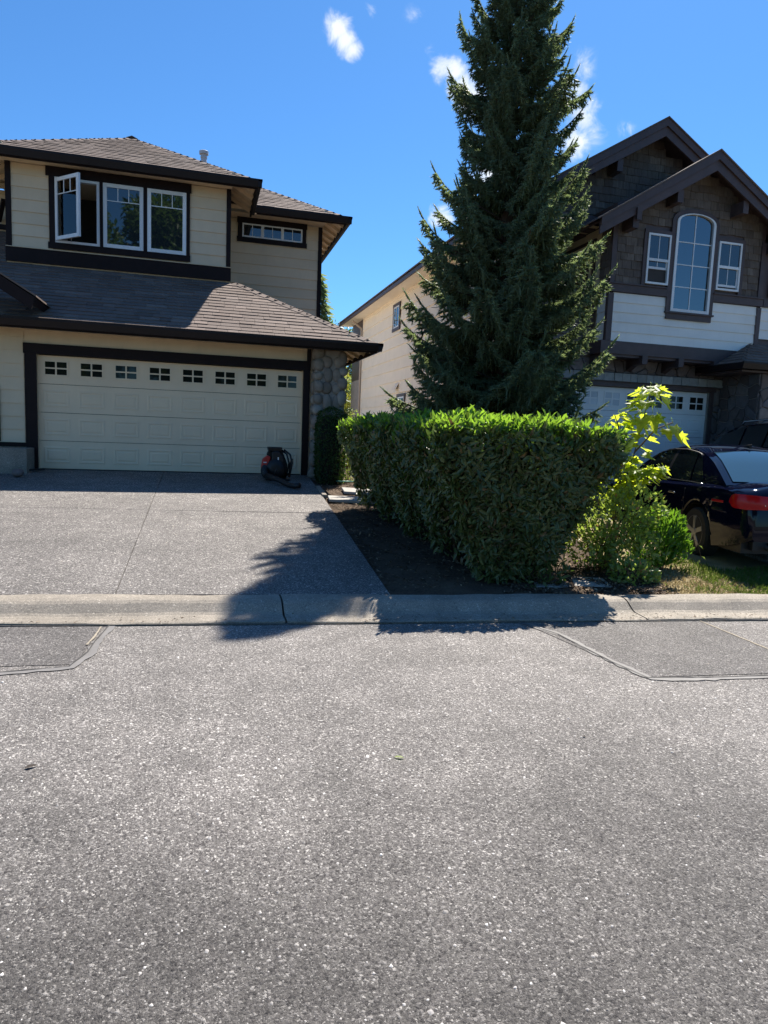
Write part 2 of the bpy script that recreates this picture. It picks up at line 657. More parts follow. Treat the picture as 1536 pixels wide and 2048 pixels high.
# ------------------------------------------------------------------ materials
M['cream'] = paint('cream_siding', (.66, .53, .37), .6, .07, 2.0, 90, .10, dirt=.10, pieces=.04)
M['cream_trim'] = paint('cream_soffit', (.66, .52, .35), .6, .10, 4.0, 90, .10)
M['door'] = paint('garage_door_paint', (.77, .605, .42), .5, .05, 1.5, 70, .05, dirt=.06, pieces=.02)
M['brown'] = paint('dark_brown_trim', (.013, .0075, .008), .6, .25, 5, 80, .15, .18)
M['gutter'] = paint('brown_gutter', (.015, .009, .009), .45, .2, 5, 40, .05, .25)
M['vinyl'] = paint('white_window_frame', (.74, .76, .78), .4, .05, 6, 60, .03)
M['grey_side'] = paint('pale_grey_siding', (.80, .78, .73), .6, .06, 2.0, 90, .10, dirt=.10, pieces=.04)
M['white_door'] = paint('white_garage_door', (.80, .79, .77), .5, .05, 1.5, 70, .05, dirt=.06, pieces=.02)
M['mauve'] = paint('purple_brown_trim', (.078, .052, .050), .5, .2, 4, 70, .15)
M['wallbeige'] = paint('warm_beige_siding', (.86, .75, .60), .6, .06, 2.0, 90, .10, dirt=.06, pieces=.03)
M['room'] = paint('dark_room', (.05, .045, .042), .8, .2, 2, 30, .05)
M['blind'] = paint('window_blind', (.62, .64, .66), .5, .05, 4, 40, .03)
M['metal'] = paint('galvanised_metal', (.42, .44, .46), .35, .12, 8, 60, .08)
M['glass'] = clear_glass('window_glass')
M['dark_glass'] = glassy('dark_window_glass')
M['door_glass'] = glassy('garage_door_glass', (.012, .014, .012), 1.35, .03, .0)
M['sky_glass'] = clear_glass('bright_window_glass', 3.0, (.45, .5, .55), .006)


def shakes_mat():
    t = NT('weathered_wood_shake')
    r = t.rand()
    v = t.vec_scale((14, 14, 1.6))
    n = t.noise(2.2, 6, .7, vec=v)
    c = t.ramp(r, [(0, (.105, .080, .066)), (.35, (.165, .130, .106)), (.7, (.125, .10, .088)), (1, (.22, .18, .15))])
    c = t.mix(t.range(n, .35, .7, 0, .65), c, (.045, .034, .028))
    t.pbr(c, .8, t.bump(n, .5, .01), .3)
    return t.m


M['shake'] = shakes_mat()


def shingle_mat():
    t = NT('asphalt_shingle')
    r = t.rand()
    g = t.noise(260, 2, .7)
    b = t.noise(1.2, 4, .6)
    c = t.ramp(r, [(0, (.13, .092, .074)), (.3, (.195, .143, .116)), (.65, (.16, .118, .098)), (1, (.255, .192, .158))])
    c = t.mix(t.range(g, .35, .7, 0, .55), c, (.055, .045, .042))
    c = t.mix(t.range(b, .35, .7, 0, .25), c, (.20, .175, .16))
    t.pbr(c, .85, t.bump(g, .6, .006), .3)
    return t.m


M['shingle'] = shingle_mat()


def stone_mat(name, cols, scale=9, rough=.75):
    t = NT(name)
    r = t.rand()
    n = t.noise(scale, 6, .7)
    f = t.noise(70, 4, .7)
    c = t.ramp(r, cols)
    c = t.mix(t.range(n, .35, .7, 0, .5), c, scl(cols[0][1], .6))
    c = t.mix(t.range(f, .55, .8, 0, .35), c, (.3, .29, .27))
    t.pbr(c, rough, t.bump(t.math('ADD', n, t.math('MULTIPLY', f, .4)), .45, .02), .35)
    return t.m


M['cobble'] = stone_mat('river_cobble', [(0, (.20, .165, .135)), (.35, (.29, .25, .21)), (.7, (.33, .26, .21)), (1, (.40, .36, .31))])
M['flag'] = stone_mat('brown_flagstone', [(0, (.12, .095, .088)), (.4, (.18, .145, .135)), (.7, (.165, .15, .155)), (1, (.25, .205, .185))])
M['lintel'] = stone_mat('grey_lintel_stone', [(0, (.25, .26, .25)), (.5, (.33, .34, .33)), (1, (.41, .42, .40))])
M['mortar'] = paint('mortar', (.30, .265, .235), .9, .2, 8, 90, .4)
M['slabstone'] = stone_mat('pale_stepping_stone', [(0, (.30, .28, .25)), (1, (.42, .40, .36))])

ST = [(0, (.060, .056, .056)), (.30, (.105, .099, .099)), (.60, (.155, .148, .148)), (.82, (.22, .212, .212)), (.92, (.36, .35, .345)), (.97, (.60, .59, .58)), (1, (.70, .69, .68))]
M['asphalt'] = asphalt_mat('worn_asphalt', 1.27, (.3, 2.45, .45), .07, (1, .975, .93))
STp = [(0, (.06, .056, .055)), (.4, (.11, .103, .10)), (.75, (.15, .14, .136)), (.95, (.25, .24, .235)), (1, (.45, .43, .42))]
M['patch'] = asphalt_mat('newer_asphalt_patch', .84, None, .03, (1, .975, .945))
STd = [(0, (.07, .06, .055)), (.25, (.14, .125, .115)), (.55, (.22, .20, .185)), (.8, (.32, .29, .265)), (1, (.55, .51, .47))]
M['exposed'] = asphalt_mat('exposed_aggregate_concrete', 1.13, None, .10, (1, .97, .92), .72)
STc = [(0, (.16, .15, .135)), (.4, (.25, .235, .21)), (.8, (.33, .31, .28)), (1, (.48, .46, .42))]
M['kerb'] = aggregate('weathered_kerb_concrete', (.24, .225, .20), STc, (70, 190), (.85, 1.15), .35, .9, .25, (.94, .88, .80))
M['line'] = paint('crack_line', (.06, .057, .055), .8, .3, 9, 150, .3)
M['seal'] = paint('crack_seal_band', (.155, .148, .142), .6, .2, 6, 150, .25)
M['sand'] = paint('washed_sand', (.30, .26, .20), .9, .25, 20, 200, .5)


def soil_mat():
    t = NT('bark_mulch_soil')
    a = t.voro(38, 'F1', t.vec_scale((1, 1.7, 1)))
    n = t.noise(2.3, 5, .65)
    f = t.noise(110, 4, .75)
    c = t.ramp(a.outputs['Distance'], [(0, (.13, .085, .055)), (.5, (.075, .05, .035)), (1, (.025, .018, .014))])
    c = t.mix(t.range(n, .4, .7, 0, .7), c, (.17, .125, .085))
    c = t.mix(t.range(f, .55, .75, 0, .6), c, (.20, .15, .10))
    t.pbr(c, .92, t.bump(t.math('ADD', a.outputs['Distance'], f), .9, .02), .2)
    return t.m


M['soil'] = soil_mat()
M['gravel'] = paint('pale_gravel', (.50, .45, .38), .95, .2, 5, 60, .5)
M['joint'] = paint('joint_sand', (.16, .14, .115), .95, .25, 9, 120, .4)
M['lawnbase'] = paint('lawn_soil', (.24, .19, .095), .95, .3, 3, 90, .6)
M['ground'] = paint('distant_ground', (.10, .10, .06), .95, .3, .4, 8, .4)
M['bark'] = paint('spruce_bark', (.075, .05, .038), .9, .3, 9, 60, .8)
M['twig'] = paint('twig_bark', (.10, .065, .04), .85, .25, 9, 60, .5)
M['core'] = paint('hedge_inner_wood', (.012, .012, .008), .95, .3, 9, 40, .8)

M['laurel'] = leafy('laurel_leaf', (.040, .058, .018), (.13, .16, .055), (.20, .34, .04), .16, .34, .4, 1.6, (.18, .12, .05), .96)
M['laurel_backlit'] = leafy('backlit_laurel_leaf', (.03, .075, .014), (.085, .16, .03), (.38, .66, .05), .44, .32, .5, 1.6)  # hedge-top leaves: glow of light from behind strengthened in the leaf colour
M['maple'] = leafy('maple_leaf', (.06, .12, .02), (.14, .24, .03), (.80, .92, .06), .62, .45, .4)
M['shrubleaf'] = leafy('pale_shrub_leaf', (.07, .13, .03), (.25, .31, .09), (.50, .66, .10), .42, .4, .45, 3.0, (.34, .20, .08), .95)
M['greenleaf'] = leafy('green_shrub_leaf', (.03, .085, .012), (.08, .20, .02), (.25, .50, .03), .34, .36, .5, 3.0)
M['boxleaf'] = leafy('small_green_leaf', (.008, .03, .008), (.025, .07, .015), (.12, .26, .03), .28, .45, .35, 3.0)
M['spruce'] = leafy('spruce_needle', (.075, .11, .075), (.17, .22, .135), (.32, .42, .15), .42, .5, .2, .9, (.10, .075, .03), .985)
M['spruce_tip'] = leafy('spruce_new_needle', (.035, .068, .026), (.075, .125, .045), (.16, .26, .05), .24, .42, .4, .9)
M['treeleaf'] = leafy('tree_leaf', (.02, .05, .012), (.07, .14, .025), (.20, .36, .04), .30, .42, .4, .5)
M['yellowleaf'] = leafy('yellow_green_leaf', (.12, .15, .02), (.28, .30, .04), (.40, .42, .05), .35, .45, .35, 1.5)
M['grass'] = leafy('grass_blade', (.05, .10, .015), (.14, .20, .035), (.24, .34, .05), .3, .5, .3, 2.2)
M['straw'] = leafy('dry_grass_blade', (.28, .21, .095), (.48, .38, .19), (.45, .36, .18), .25, .6, .25, 2.2)


def carpaint():
    t = NT('dark_navy_car_paint')
    p = t.pbr((.002, .003, .012), .5, None, .0, 0.0, 1.4, 1.0)
    p.inputs['Coat IOR'].default_value = 1.36
    return t.m


M['car'] = carpaint()
M['black'] = paint('black_plastic', (.012, .012, .013), .45, .2, 9, 60, .08)
M['rubber'] = paint('tyre_rubber', (.016, .016, .016), .8, .2, 9, 60, .15)
M['carglass'] = glassy('tinted_car_glass', (.008, .011, .012), 1.6, .01, .0)
M['rearglass'] = glassy('rear_screen_glass', (.02, .05, .075), 1.65, .02, .0)
t_ = NT('chrome_trim')
t_.pbr((.62, .63, .65), .16, None, .5, 1.0)
M['chrome'] = t_.m
t_ = NT('alloy_rim')
t_.pbr((.22, .23, .25), .34, None, .5, .85)
M['alloy'] = t_.m
t_ = NT('red_lamp_lens')
t_.pbr((.38, .005, .008), .2, None, .3, 0, 1.4, .15)
M['red'] = t_.m
M['redplastic'] = paint('red_engine_cover', (.55, .03, .02), .4, .15, 9, 60, .05)
M['labelwhite'] = paint('white_label', (.7, .7, .7), .5, .1, 30, 60, .03)
M['orange'] = paint('cedar_fence', (.33, .15, .075), .75, .25, 6, 40, .4)
M['hose'] = paint('green_hose', (.03, .16, .10), .4, .15, 9, 60, .1)
M['downpipe'] = paint('downpipe_beige', (.40, .33, .26), .5, .1, 4, 60, .05)
# ================================================================== the setting
ANG = -0.0955                              # the street runs slightly askew to the houses


def kerb_y(x, off=0.):
    return 5.56 + ANG * x + off


def drive_z(x, y):
    y0 = kerb_y(x, .53)
    t = min(1., max(0., (y - y0) / (13.85 - y0)))
    return .118 + .572 * t


def sheet(name, m, pts, zf, kind='structure', parent=None, nx=1, **kw):
    pass


def grid_quad(name, m, a, b, c, d, nu, nv, zf, parent=None, depth=0., **kw):
    """quad a-b (near edge) d-c (far edge) on the height function zf, with skirts of the given depth"""
    mb = MB()
    P = []
    for j in range(nv + 1):
        for i in range(nu + 1):
            u, v = i / nu, j / nv
            x = (a[0] * (1 - u) + b[0] * u) * (1 - v) + (d[0] * (1 - u) + c[0] * u) * v
            y = (a[1] * (1 - u) + b[1] * u) * (1 - v) + (d[1] * (1 - u) + c[1] * u) * v
            P.append((x, y, zf(x, y)))
    F = []
    W = nu + 1
    for j in range(nv):
        for i in range(nu):
            k = j * W + i
            F.append((k, k + 1, k + W + 1, k + W))
    if depth:
        n = len(P)
        P += [(x, y, z - depth) for x, y, z in P]
        edge = [i for i in range(W)] + [j * W + nu for j in range(1, nv + 1)] + [nv * W + i for i in range(nu - 1, -1, -1)] + [j * W for j in range(nv - 1, 0, -1)]
        for k in range(len(edge)):
            p, q = edge[k], edge[(k + 1) % len(edge)]
            F.append((q, p, p + n, q + n))
    mb.add(P, F)
    return mb.build(name, m, parent, fix=False, **kw)


# far ground, a little below everything
MB().add([(-900, -900, -.12), (900, -900, -.12), (900, 900, -.12), (-900, 900, -.12)], [(0, 1, 2, 3)]).build('ground', M['ground'], kind='structure', fix=False)
# the road
xa, xb = -60, 60
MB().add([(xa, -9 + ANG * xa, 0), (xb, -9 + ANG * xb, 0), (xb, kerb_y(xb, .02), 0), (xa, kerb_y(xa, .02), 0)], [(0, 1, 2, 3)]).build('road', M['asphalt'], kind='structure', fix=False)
MB().add([(xa, -60, .02), (xb, -60, .02), (xb, -9 + ANG * xb, .06), (xa, -9 + ANG * xa, .06)], [(0, 1, 2, 3)]).build('lawn', M['ground'], kind='structure', fix=False)


# yard ground beyond the kerb
def yard_z(x, y):
    k = kerb_y(x, .5)
    t = min(1., max(0., (y - k) / (13.6 - k)))
    return .085 + .53 * t


grid_quad('soil_bed', M['soil'], (1.5, kerb_y(1.5, .46)), (4.55, kerb_y(4.55, .46)), (6.2, 16), (1.6, 16), 10, 26,
          lambda x, y: yard_z(x, y) + .018 * math.sin(x * 5.1 + y * 2.3) * math.sin(y * 3.7 - x) + .012 * math.sin(x * 13 + y * 9), kind='structure')
grid_quad('yard', M['lawnbase'], (4.5, kerb_y(4.5, .46)), (7.4, kerb_y(7.4, .46)), (7.6, 16), (6.15, 16), 8, 20, lambda x, y: yard_z(x, y) - .012, kind='structure')
grid_quad('back_yard', M['gravel'], (-40, 15.9), (40, 15.9), (60, 60), (-60, 60), 4, 4, lambda x, y: .60, kind='structure')
grid_quad('lawn', M['lawnbase'], (-60, kerb_y(-60, .46)), (-6.2, kerb_y(-6.2, .46)), (-6.2, 16), (-60, 16), 8, 8, lambda x, y: yard_z(x, y) - .02, kind='structure')
grid_quad('lawn', M['lawnbase'], (13.0, kerb_y(13., .46)), (60, kerb_y(60, .46)), (60, 16), (13.0, 16), 8, 8, lambda x, y: yard_z(x, y) - .02, kind='structure')

# left driveway: exposed aggregate slabs with open joints
drive = bpy.data.objects.new('driveway', None)
put(drive, kind='structure')
jx, jw = -.72, .0035


def xr(y):            # right edge of the driveway
    return 1.70 + (y - 6) * .052


def yj(x, k):
    return {0: kerb_y(x, .535), 1: 9.95 - .078 * x, 2: 13.84}[k]


for (x0, x1) in ((-3.35, jx - jw), (jx + jw, None), (-6.0, -3.37)):
    for k in (0, 1):
        f = lambda y: x1 if x1 is not None else xr(y)
        ya0, yb0 = yj(x0, k) + jw, yj(f(6), k) + jw
        ya1, yb1 = yj(x0, k + 1) - jw, yj(f(13), k + 1) - jw
        grid_quad('slab', M['exposed'], (x0, ya0), (f(yb0), yb0), (f(yb1), yb1), (x0, ya1), 4, 6, drive_z, drive, .12)
mb = MB()
mb.add([(-6, kerb_y(-6, .5), .085), (1.6, kerb_y(1.6, .5), .085), (1.95, 13.9, .665), (-6, 13.9, .665)], [(0, 1, 2, 3)])
mb.build('joint_bed', M['joint'], drive, fix=False)

# right driveway, mostly behind the car
drive2 = bpy.data.objects.new('driveway', None)
put(drive2, kind='structure')
for (x0, x1) in ((6.9, 9.9), (9.92, 13.0)):
    for (k0, k1) in ((0, 1), (1, 2)):
        yy = lambda x, k: {0: kerb_y(x, .54), 1: 9.9, 2: 14.7}[k]
        grid_quad('slab', M['exposed'], (x0, yy(x0, k0) + .01), (x1, yy(x1, k0) + .01), (x1, yy(x1, k1) - .01), (x0, yy(x0, k1) - .01), 4, 6,
                  lambda x, y: yard_z(x, y) + .03, drive2, .12)

# kerb: rolled concrete, in lengths with open joints
PROF = [(-.02, -.06), (-.02, .018), (0, .024), (.10, .026), (.165, .030), (.205, .044), (.25, .074), (.29, .101), (.33, .117), (.39, .124), (.50, .126), (.525, .120), (.525, -.06)]
kerb = bpy.data.objects.new('kerb', None)
put(kerb, kind='structure')
joints = [-60, -14, -8.6, -2.45, .685, 3.92, 7.1, 10.4, 14, 60]
for a, b in zip(joints[:-1], joints[1:]):
    mb = MB()
    xs = [a + .008] + [a + .008 + (b - a - .016) * i / 14 for i in range(1, 14)] + [b - .008]
    n = len(PROF)
    for i, x in enumerate(xs):
        for (o, z) in PROF:
            wz = .004 * math.sin(x * 3.1 + o * 9) + .003 * math.sin(x * 11.3 + o * 21)
            mb.v.append((x, kerb_y(x, o) + wz, z + (wz if z > 0 else 0)))
    for i in range(len(xs) - 1):
        for k in range(n - 1):
            mb.f.append((i * n + k, (i + 1) * n + k, (i + 1) * n + k + 1, i * n + k + 1))
    mb.f.append(tuple(range(n)))
    mb.f.append(tuple(range((len(xs) - 1) * n, len(xs) * n))[::-1])
    mb.build('kerb_length', M['kerb'], kerb)


# patches cut into the asphalt and the bands of sealer along them
def flat(name, pts, z, m, **kw):
    return MB().add([(x, y, z) for x, y in pts], [tuple(range(len(pts)))]).build(name, m, fix=False, **kw)


def ragged(pts, w, z, name, m):
    """a hand-run band along a polyline with uneven edges"""
    P = []
    for (p, q) in zip(pts[:-1], pts[1:]):
        n = max(2, int(math.dist(p, q) / .06))
        P += [(p[0] + (q[0] - p[0]) * i / n, p[1] + (q[1] - p[1]) * i / n) for i in range(n)]
    P.append(pts[-1])
    mb = MB()
    for i, p in enumerate(P):
        q0, q1 = P[max(0, i - 1)], P[min(len(P) - 1, i + 1)]
        d = Vector((q1[0] - q0[0], q1[1] - q0[1])).normalized()
        nn = Vector((-d.y, d.x))
        a, b = w * rnd.uniform(.3, .75), w * rnd.uniform(.3, .75)
        mb.v += [(p[0] + nn.x * a, p[1] + nn.y * a, z), (p[0] - nn.x * b, p[1] - nn.y * b, z)]
    for i in range(len(P) - 1):
        mb.f.append((2 * i, 2 * i + 1, 2 * i + 3, 2 * i + 2))
    return mb.build(name, m, fix=False, kind='structure')


L1 = [(-.70, 5.60), (-.745, 5.2), (-.76, 4.95), (-.83, 4.66), (-1.3, 4.60), (-4.5, 4.9)]
flat('road_patch', [(-.74, 5.58), (-.80, 4.70), (-4.5, 4.95), (-4.5, 5.98)], .004, M['patch'], kind='structure')
R1 = [(2.70, 5.28), (2.86, 4.9), (2.91, 4.2), (2.97, 3.86), (3.4, 3.80), (6.5, 3.55)]
flat('road_patch', [(2.72, 5.27), (2.97, 3.88), (6.5, 3.6), (4.55, 3.95), (4.40, 4.3), (4.45, 5.11)], .004, M['patch'], kind='structure')
for L_ in (L1, R1):
    ragged([(x + .02, y - .02) for x, y in L_], .06, .006, 'crack_seal', M['seal'])
    ragged(L_, .009, .010, 'crack', M['line'])
ragged([(4.43, 5.1), (4.40, 4.3), (4.75, 3.7)], .016, .008, 'crack_seal', M['sand'])
ragged([(-.755, 5.55), (-.765, 5.3), (-.79, 5.1)], .013, .012, 'sand_streak', M['sand'])
ragged([(-14, kerb_y(-14, -.03)), (14, kerb_y(14, -.03))], .013, .012, 'gutter_crack', M['line'])

# loose grit over the near road
N = 5000
px = rng.uniform(-3.2, 5.2, N)
py = 1.2 + 4.3 * rng.beta(1.0, 1.7, N)
s = rng.uniform(.0018, .0052, N) * (1 + .6 * (rng.random(N) > .93))
B = np.array([(-1, -1, 0), (1, -1, 0), (1, 1, 0), (-1, 1, 0), (-.55, -.6, 1.0), (.6, -.5, .9), (.5, .6, 1.0), (-.6, .5, .8)])
V = B[None] * (1 + rng.uniform(-.35, .35, (N, 8, 3))) * s[:, None, None] * np.array([1, 1, .75])
ang = rng.uniform(0, 6.28, N)
ca, sa = np.cos(ang)[:, None], np.sin(ang)[:, None]
V = np.stack([V[..., 0] * ca - V[..., 1] * sa + px[:, None], V[..., 0] * sa + V[..., 1] * ca + py[:, None], V[..., 2] - .0008], -1)
Q = np.array([(4, 5, 6, 7), (0, 1, 5, 4), (1, 2, 6, 5), (2, 3, 7, 6), (3, 0, 4, 7)])
Fq = (Q[None] + (np.arange(N) * 8)[:, None, None]).reshape(-1)
t_ = NT('loose_grit')
c_ = t_.ramp(t_.rand(), [(0, (.09, .085, .08)), (.4, (.24, .225, .21)), (.75, (.42, .40, .38)), (1, (.68, .66, .63))])
t_.pbr(c_, .7, None, .4)
put(bpy.data.objects.new('grit', fast_mesh('grit', V.reshape(-1, 3), Fq, 4, t_.m)), kind='stuff')
# ================================================================== house helpers
def siding(parent, F, u0, u1, z0, z1, e, m, holes=(), lean=.020, name='siding_board', jointed=True):
    """lapped boards, each its own object; holes = (ua, ub, za, zb)"""
    z = z0
    while z < z1 - .01:
        zt = min(z + e, z1)
        iv = [(u0, u1)]
        for (ua, ub, za, zb) in holes:
            if zt > za + .01 and z < zb - .01:
                nv = []
                for (a, b) in iv:
                    if ub <= a or ua >= b:
                        nv.append((a, b))
                    else:
                        if ua > a:
                            nv.append((a, ua))
                        if ub < b:
                            nv.append((ub, b))
                iv = nv
        for (a, b) in iv:
            cuts = [a, b]
            if jointed and b - a > 3.0:
                cuts = [a, a + (b - a) * rnd.uniform(.3, .7), b]
            for p, q in zip(cuts[:-1], cuts[1:]):
                if q - p > .03:
                    mb = MB()
                    mb.fbox(F, p + .001, q - .001, 0, .008, z - .012, zt, lean)
                    mb.build(name, m, parent)
        z = zt


def shingle_plane(parent, O, U, S, N, poly, e, tab, m, limit=0, name='shingle'):
    """rows of shingles on the convex polygon poly [(u, s)] of a roof plane; the first `limit` (lowest rows) are
    objects of their own, the rest joined"""
    smax = max(s for u, s in poly)
    rows = []
    k = 0
    s0 = min(s for u, s in poly)
    cnt = 0
    rest = MB()
    while s0 + k * e < smax - .02:
        a0 = s0 + k * e
        sm = min(a0 + e * .5, smax - .005)
        xs = []
        for (p, q) in zip(poly, poly[1:] + poly[:1]):
            if (p[1] - sm) * (q[1] - sm) < 0:
                t = (sm - p[1]) / (q[1] - p[1])
                xs.append(p[0] + (q[0] - p[0]) * t)
        k += 1
        if len(xs) < 2:
            continue
        ua, ub = min(xs), max(xs)
        u = ub
        first = True
        while u > ua + .01:
            w = tab * rnd.uniform(.55, 1.35)
            if first:
                w *= rnd.uniform(.4, 1)
                first = False
            v = max(ua, u - w)
            th = .012 + .010 * rnd.random()
            lo = a0 - .006 * rnd.random()
            P = lambda uu, ss, n: O + U * uu + S * ss + N * n
            top = min(a0 + e * 1.15, smax)
            pts = [P(v + .002, lo, -.002), P(u - .002, lo, -.002), P(u - .002, top, -.004), P(v + .002, top, -.004),
                   P(v + .002, lo, th), P(u - .002, lo, th), P(u - .002, top, .002), P(v + .002, top, .002)]
            if cnt < limit:
                MB().hexa(pts).build(name, m, parent)
                cnt += 1
            else:
                rest.hexa(pts)
            u = v
    if rest.v:
        rest.build(name + 's', m, parent, kind='stuff')
    return cnt


def roof_slab(parent, poly, thick, m, name='roof_deck'):
    """closed slab below a 3-D polygon"""
    a = [Vector(p) for p in poly]
    n = (a[1] - a[0]).cross(a[2] - a[0]).normalized()
    if n.z < 0:
        n = -n
    return MB().prism([p - n * .004 for p in a], -n * thick).build(name, m, parent)


def cap_row(parent, p, q, m, w=.26, step=.24, name='ridge_cap'):
    """bent cap shingles along a hip or ridge"""
    p, q = Vector(p), Vector(q)
    L = (q - p).length
    d = (q - p).normalized()
    r = d.cross(Vector((0, 0, 1))).normalized()
    up = r.cross(d).normalized()
    n = max(1, int(L / step))
    mb = MB()
    for i in range(n):
        a, b = p + d * (L * i / n - .02), p + d * (L * (i + 1) / n)
        for sgn in (-1, 1):
            e = r * (sgn * w / 2)
            dn = -up * .055
            A = [a + up * .030, a + e + dn + up * .030, b + e + dn + up * .016, b + up * .016]
            mb.prism(A, -up * .014)
    return mb.build(name, m, parent)


def window(parent, F, u0, u1, z0, z1, glass, frame, fw=.05, n0=.012, n1=.045, cols=1, rows=1, bars=None, barw=.016, backing=None, name='window', blinds=None):
    """window part: the frame; sub-parts: panes and glazing bars.  bars: list of ('v',u,z0,z1) / ('h',z,u0,u1)"""
    mb = MB()
    mb.fbox(F, u0, u0 + fw, n0, n1, z0, z1)
    mb.fbox(F, u1 - fw, u1, n0, n1, z0, z1)
    mb.fbox(F, u0 + fw, u1 - fw, n0, n1 - .002, z0, z0 + fw)
    mb.fbox(F, u0 + fw, u1 - fw, n0, n1 - .002, z1 - fw, z1)
    w = mb.build(name, frame, parent)
    a, b, c, d = u0 + fw, u1 - fw, z0 + fw, z1 - fw
    MB().fbox(F, a, b, n0 + .012, n0 + .018, c, d).build('pane', glass, w)
    if backing is not None:
        MB().fbox(F, a, b, n0 - .004, n0 + .001, c, d).build('backing', backing, w)
    if bars is None:
        bars = [('v', a + (b - a) * i / cols, c, d) for i in range(1, cols)] + [('h', c + (d - c) * i / rows, a, b) for i in range(1, rows)]
    for br in bars:
        mb = MB()
        if br[0] == 'v':
            mb.fbox(F, br[1] - barw / 2, br[1] + barw / 2, n0 + .0185, n0 + .028, br[2], br[3])
        else:
            mb.fbox(F, br[2], br[3], n0 + .0185, n0 + .026, br[1] - barw / 2, br[1] + barw / 2)
        mb.build('glazing_bar', frame, w)
    return w


def garage_door(parent, F, u0, u1, z0, z1, m, n0, prow=4, pcol=8, nwin=8, glass=None):
    """sectional door: sections, raised panels, lights of four panes"""
    base = MB()
    hs = (z1 - z0) / prow
    for r in range(prow):
        base.fbox(F, u0, u1, n0 - .03, n0 + .012, z0 + r * hs + .004, z0 + (r + 1) * hs - .004)
    d = base.build('garage_door', m, parent)
    cw = (u1 - u0) / pcol
    O, U, N = F
    for r in range(prow - 1):
        for c in range(pcol):
            ua, ub = u0 + c * cw + .07, u0 + (c + 1) * cw - .07
            za, zb = z0 + r * hs + .10, z0 + (r + 1) * hs - .10
            P = lambda u, n, z: O + U * u + N * n + Vector((0, 0, z))
            i1, i2 = .03, .06
            mb = MB()
            pts = []
            for ins, n in ((0, n0 + .012), (i1, n0 + .020), (i2, n0 + .010), (i2 + .03, n0 + .019)):
                pts += [P(ua + ins, n, za + ins), P(ub - ins, n, za + ins), P(ub - ins, n, zb - ins), P(ua + ins, n, zb - ins)]
            fs = []
            for k in range(3):
                for i in range(4):
                    j = (i + 1) % 4
                    fs.append((k * 4 + i, k * 4 + j, k * 4 + 4 + j, k * 4 + 4 + i))
            fs.append((12, 13, 14, 15))
            mb.add(pts, fs)
            mb.build('panel', m, d)
    return d, hs, cw


# ================================================================== left house
H1 = wthing('house', (-.6, 14, .69), 'beige house on the left with dark brown trim, closed garage and an open upper window', 'house')
SH = .55                                     # roof pitch
WY, BY, MY = 13.87, 15.80, 17.70             # garage front, bay front, main front
E1 = .238
cream, brown = M['cream'], M['brown']

# bodies
mb = MB()
mb.box(-7.5, -2.94, WY, 21.5, .45, 3.25)
mb.box(1.955, 2.78, WY, 21.5, .45, 3.25)
mb.box(-2.94, 1.955, WY, 14.1, 2.81, 3.25)
mb.box(-2.94, 1.955, 14.1, 21.4, 2.9, 3.24)
mb.build('wall', cream, H1)
MB().box(-2.94, 1.955, WY + .22, 14.25, .5, 2.9).build('garage_back', M['room'], H1)
# upper bay shell with the real opening of the left casement
OW = (-2.95, -2.10, 5.24, 6.53)
mb = MB()
mb.box(-3.86, OW[0], BY, 17.9, 3.3, 6.72)
mb.box(OW[1], .56, BY, 17.9, 3.3, 6.72)
mb.box(OW[0], OW[1], BY, 17.9, 3.3, OW[2])
mb.box(OW[0], OW[1], BY, 17.9, OW[3], 6.72)
mb.build('bay_wall', cream, H1)
MB().box(OW[0] - .3, OW[1] + .1, BY + 1.3, BY + 1.35, 5.0, 6.7).build('dim_room', M['room'], H1)
mb = MB()
mb.box(-7.5, 2.87, MY, 21.4, 3.26, 6.70)
mb.build('main_wall', cream, H1)

# --- garage front: boards, trim
siding(H1, FRONT(WY), -5.0, -3.15, 1.19, 3.2, E1, cream)
siding(H1, FRONT(WY), -2.94, 1.955, 2.99, 3.24, .25, cream)
mb = MB().fbox(FRONT(WY), -3.155, 2.095, .012, .062, 2.80, 2.985)
mb.build('garage_trim_head', brown, H1)
MB().fbox(FRONT(WY), -3.135, -2.94, .010, .052, .62, 2.80).build('garage_trim_jamb', brown, H1)
MB().fbox(FRONT(WY), 1.955, 2.09, .010, .052, .66, 2.80).build('garage_trim_jamb', brown, H1)
MB().fbox(FRONT(WY), 2.025, 2.10, .012, .066, 2.987, 3.22).build('corner_board', brown, H1)
MB().fbox(FRONT(WY), -5.0, -3.137, .010, .045, 1.10, 1.175).build('base_trim', brown, H1)
MB().fbox(FRONT(WY), -3.66, -3.56, .024, .05, 1.19, 2.2).build('corner_board', brown, H1)
mb = MB().fbox(FRONT(WY), -5, -3.137, .0, .03, .55, 1.10)
mb.build('foundation', M['kerb'], H1)

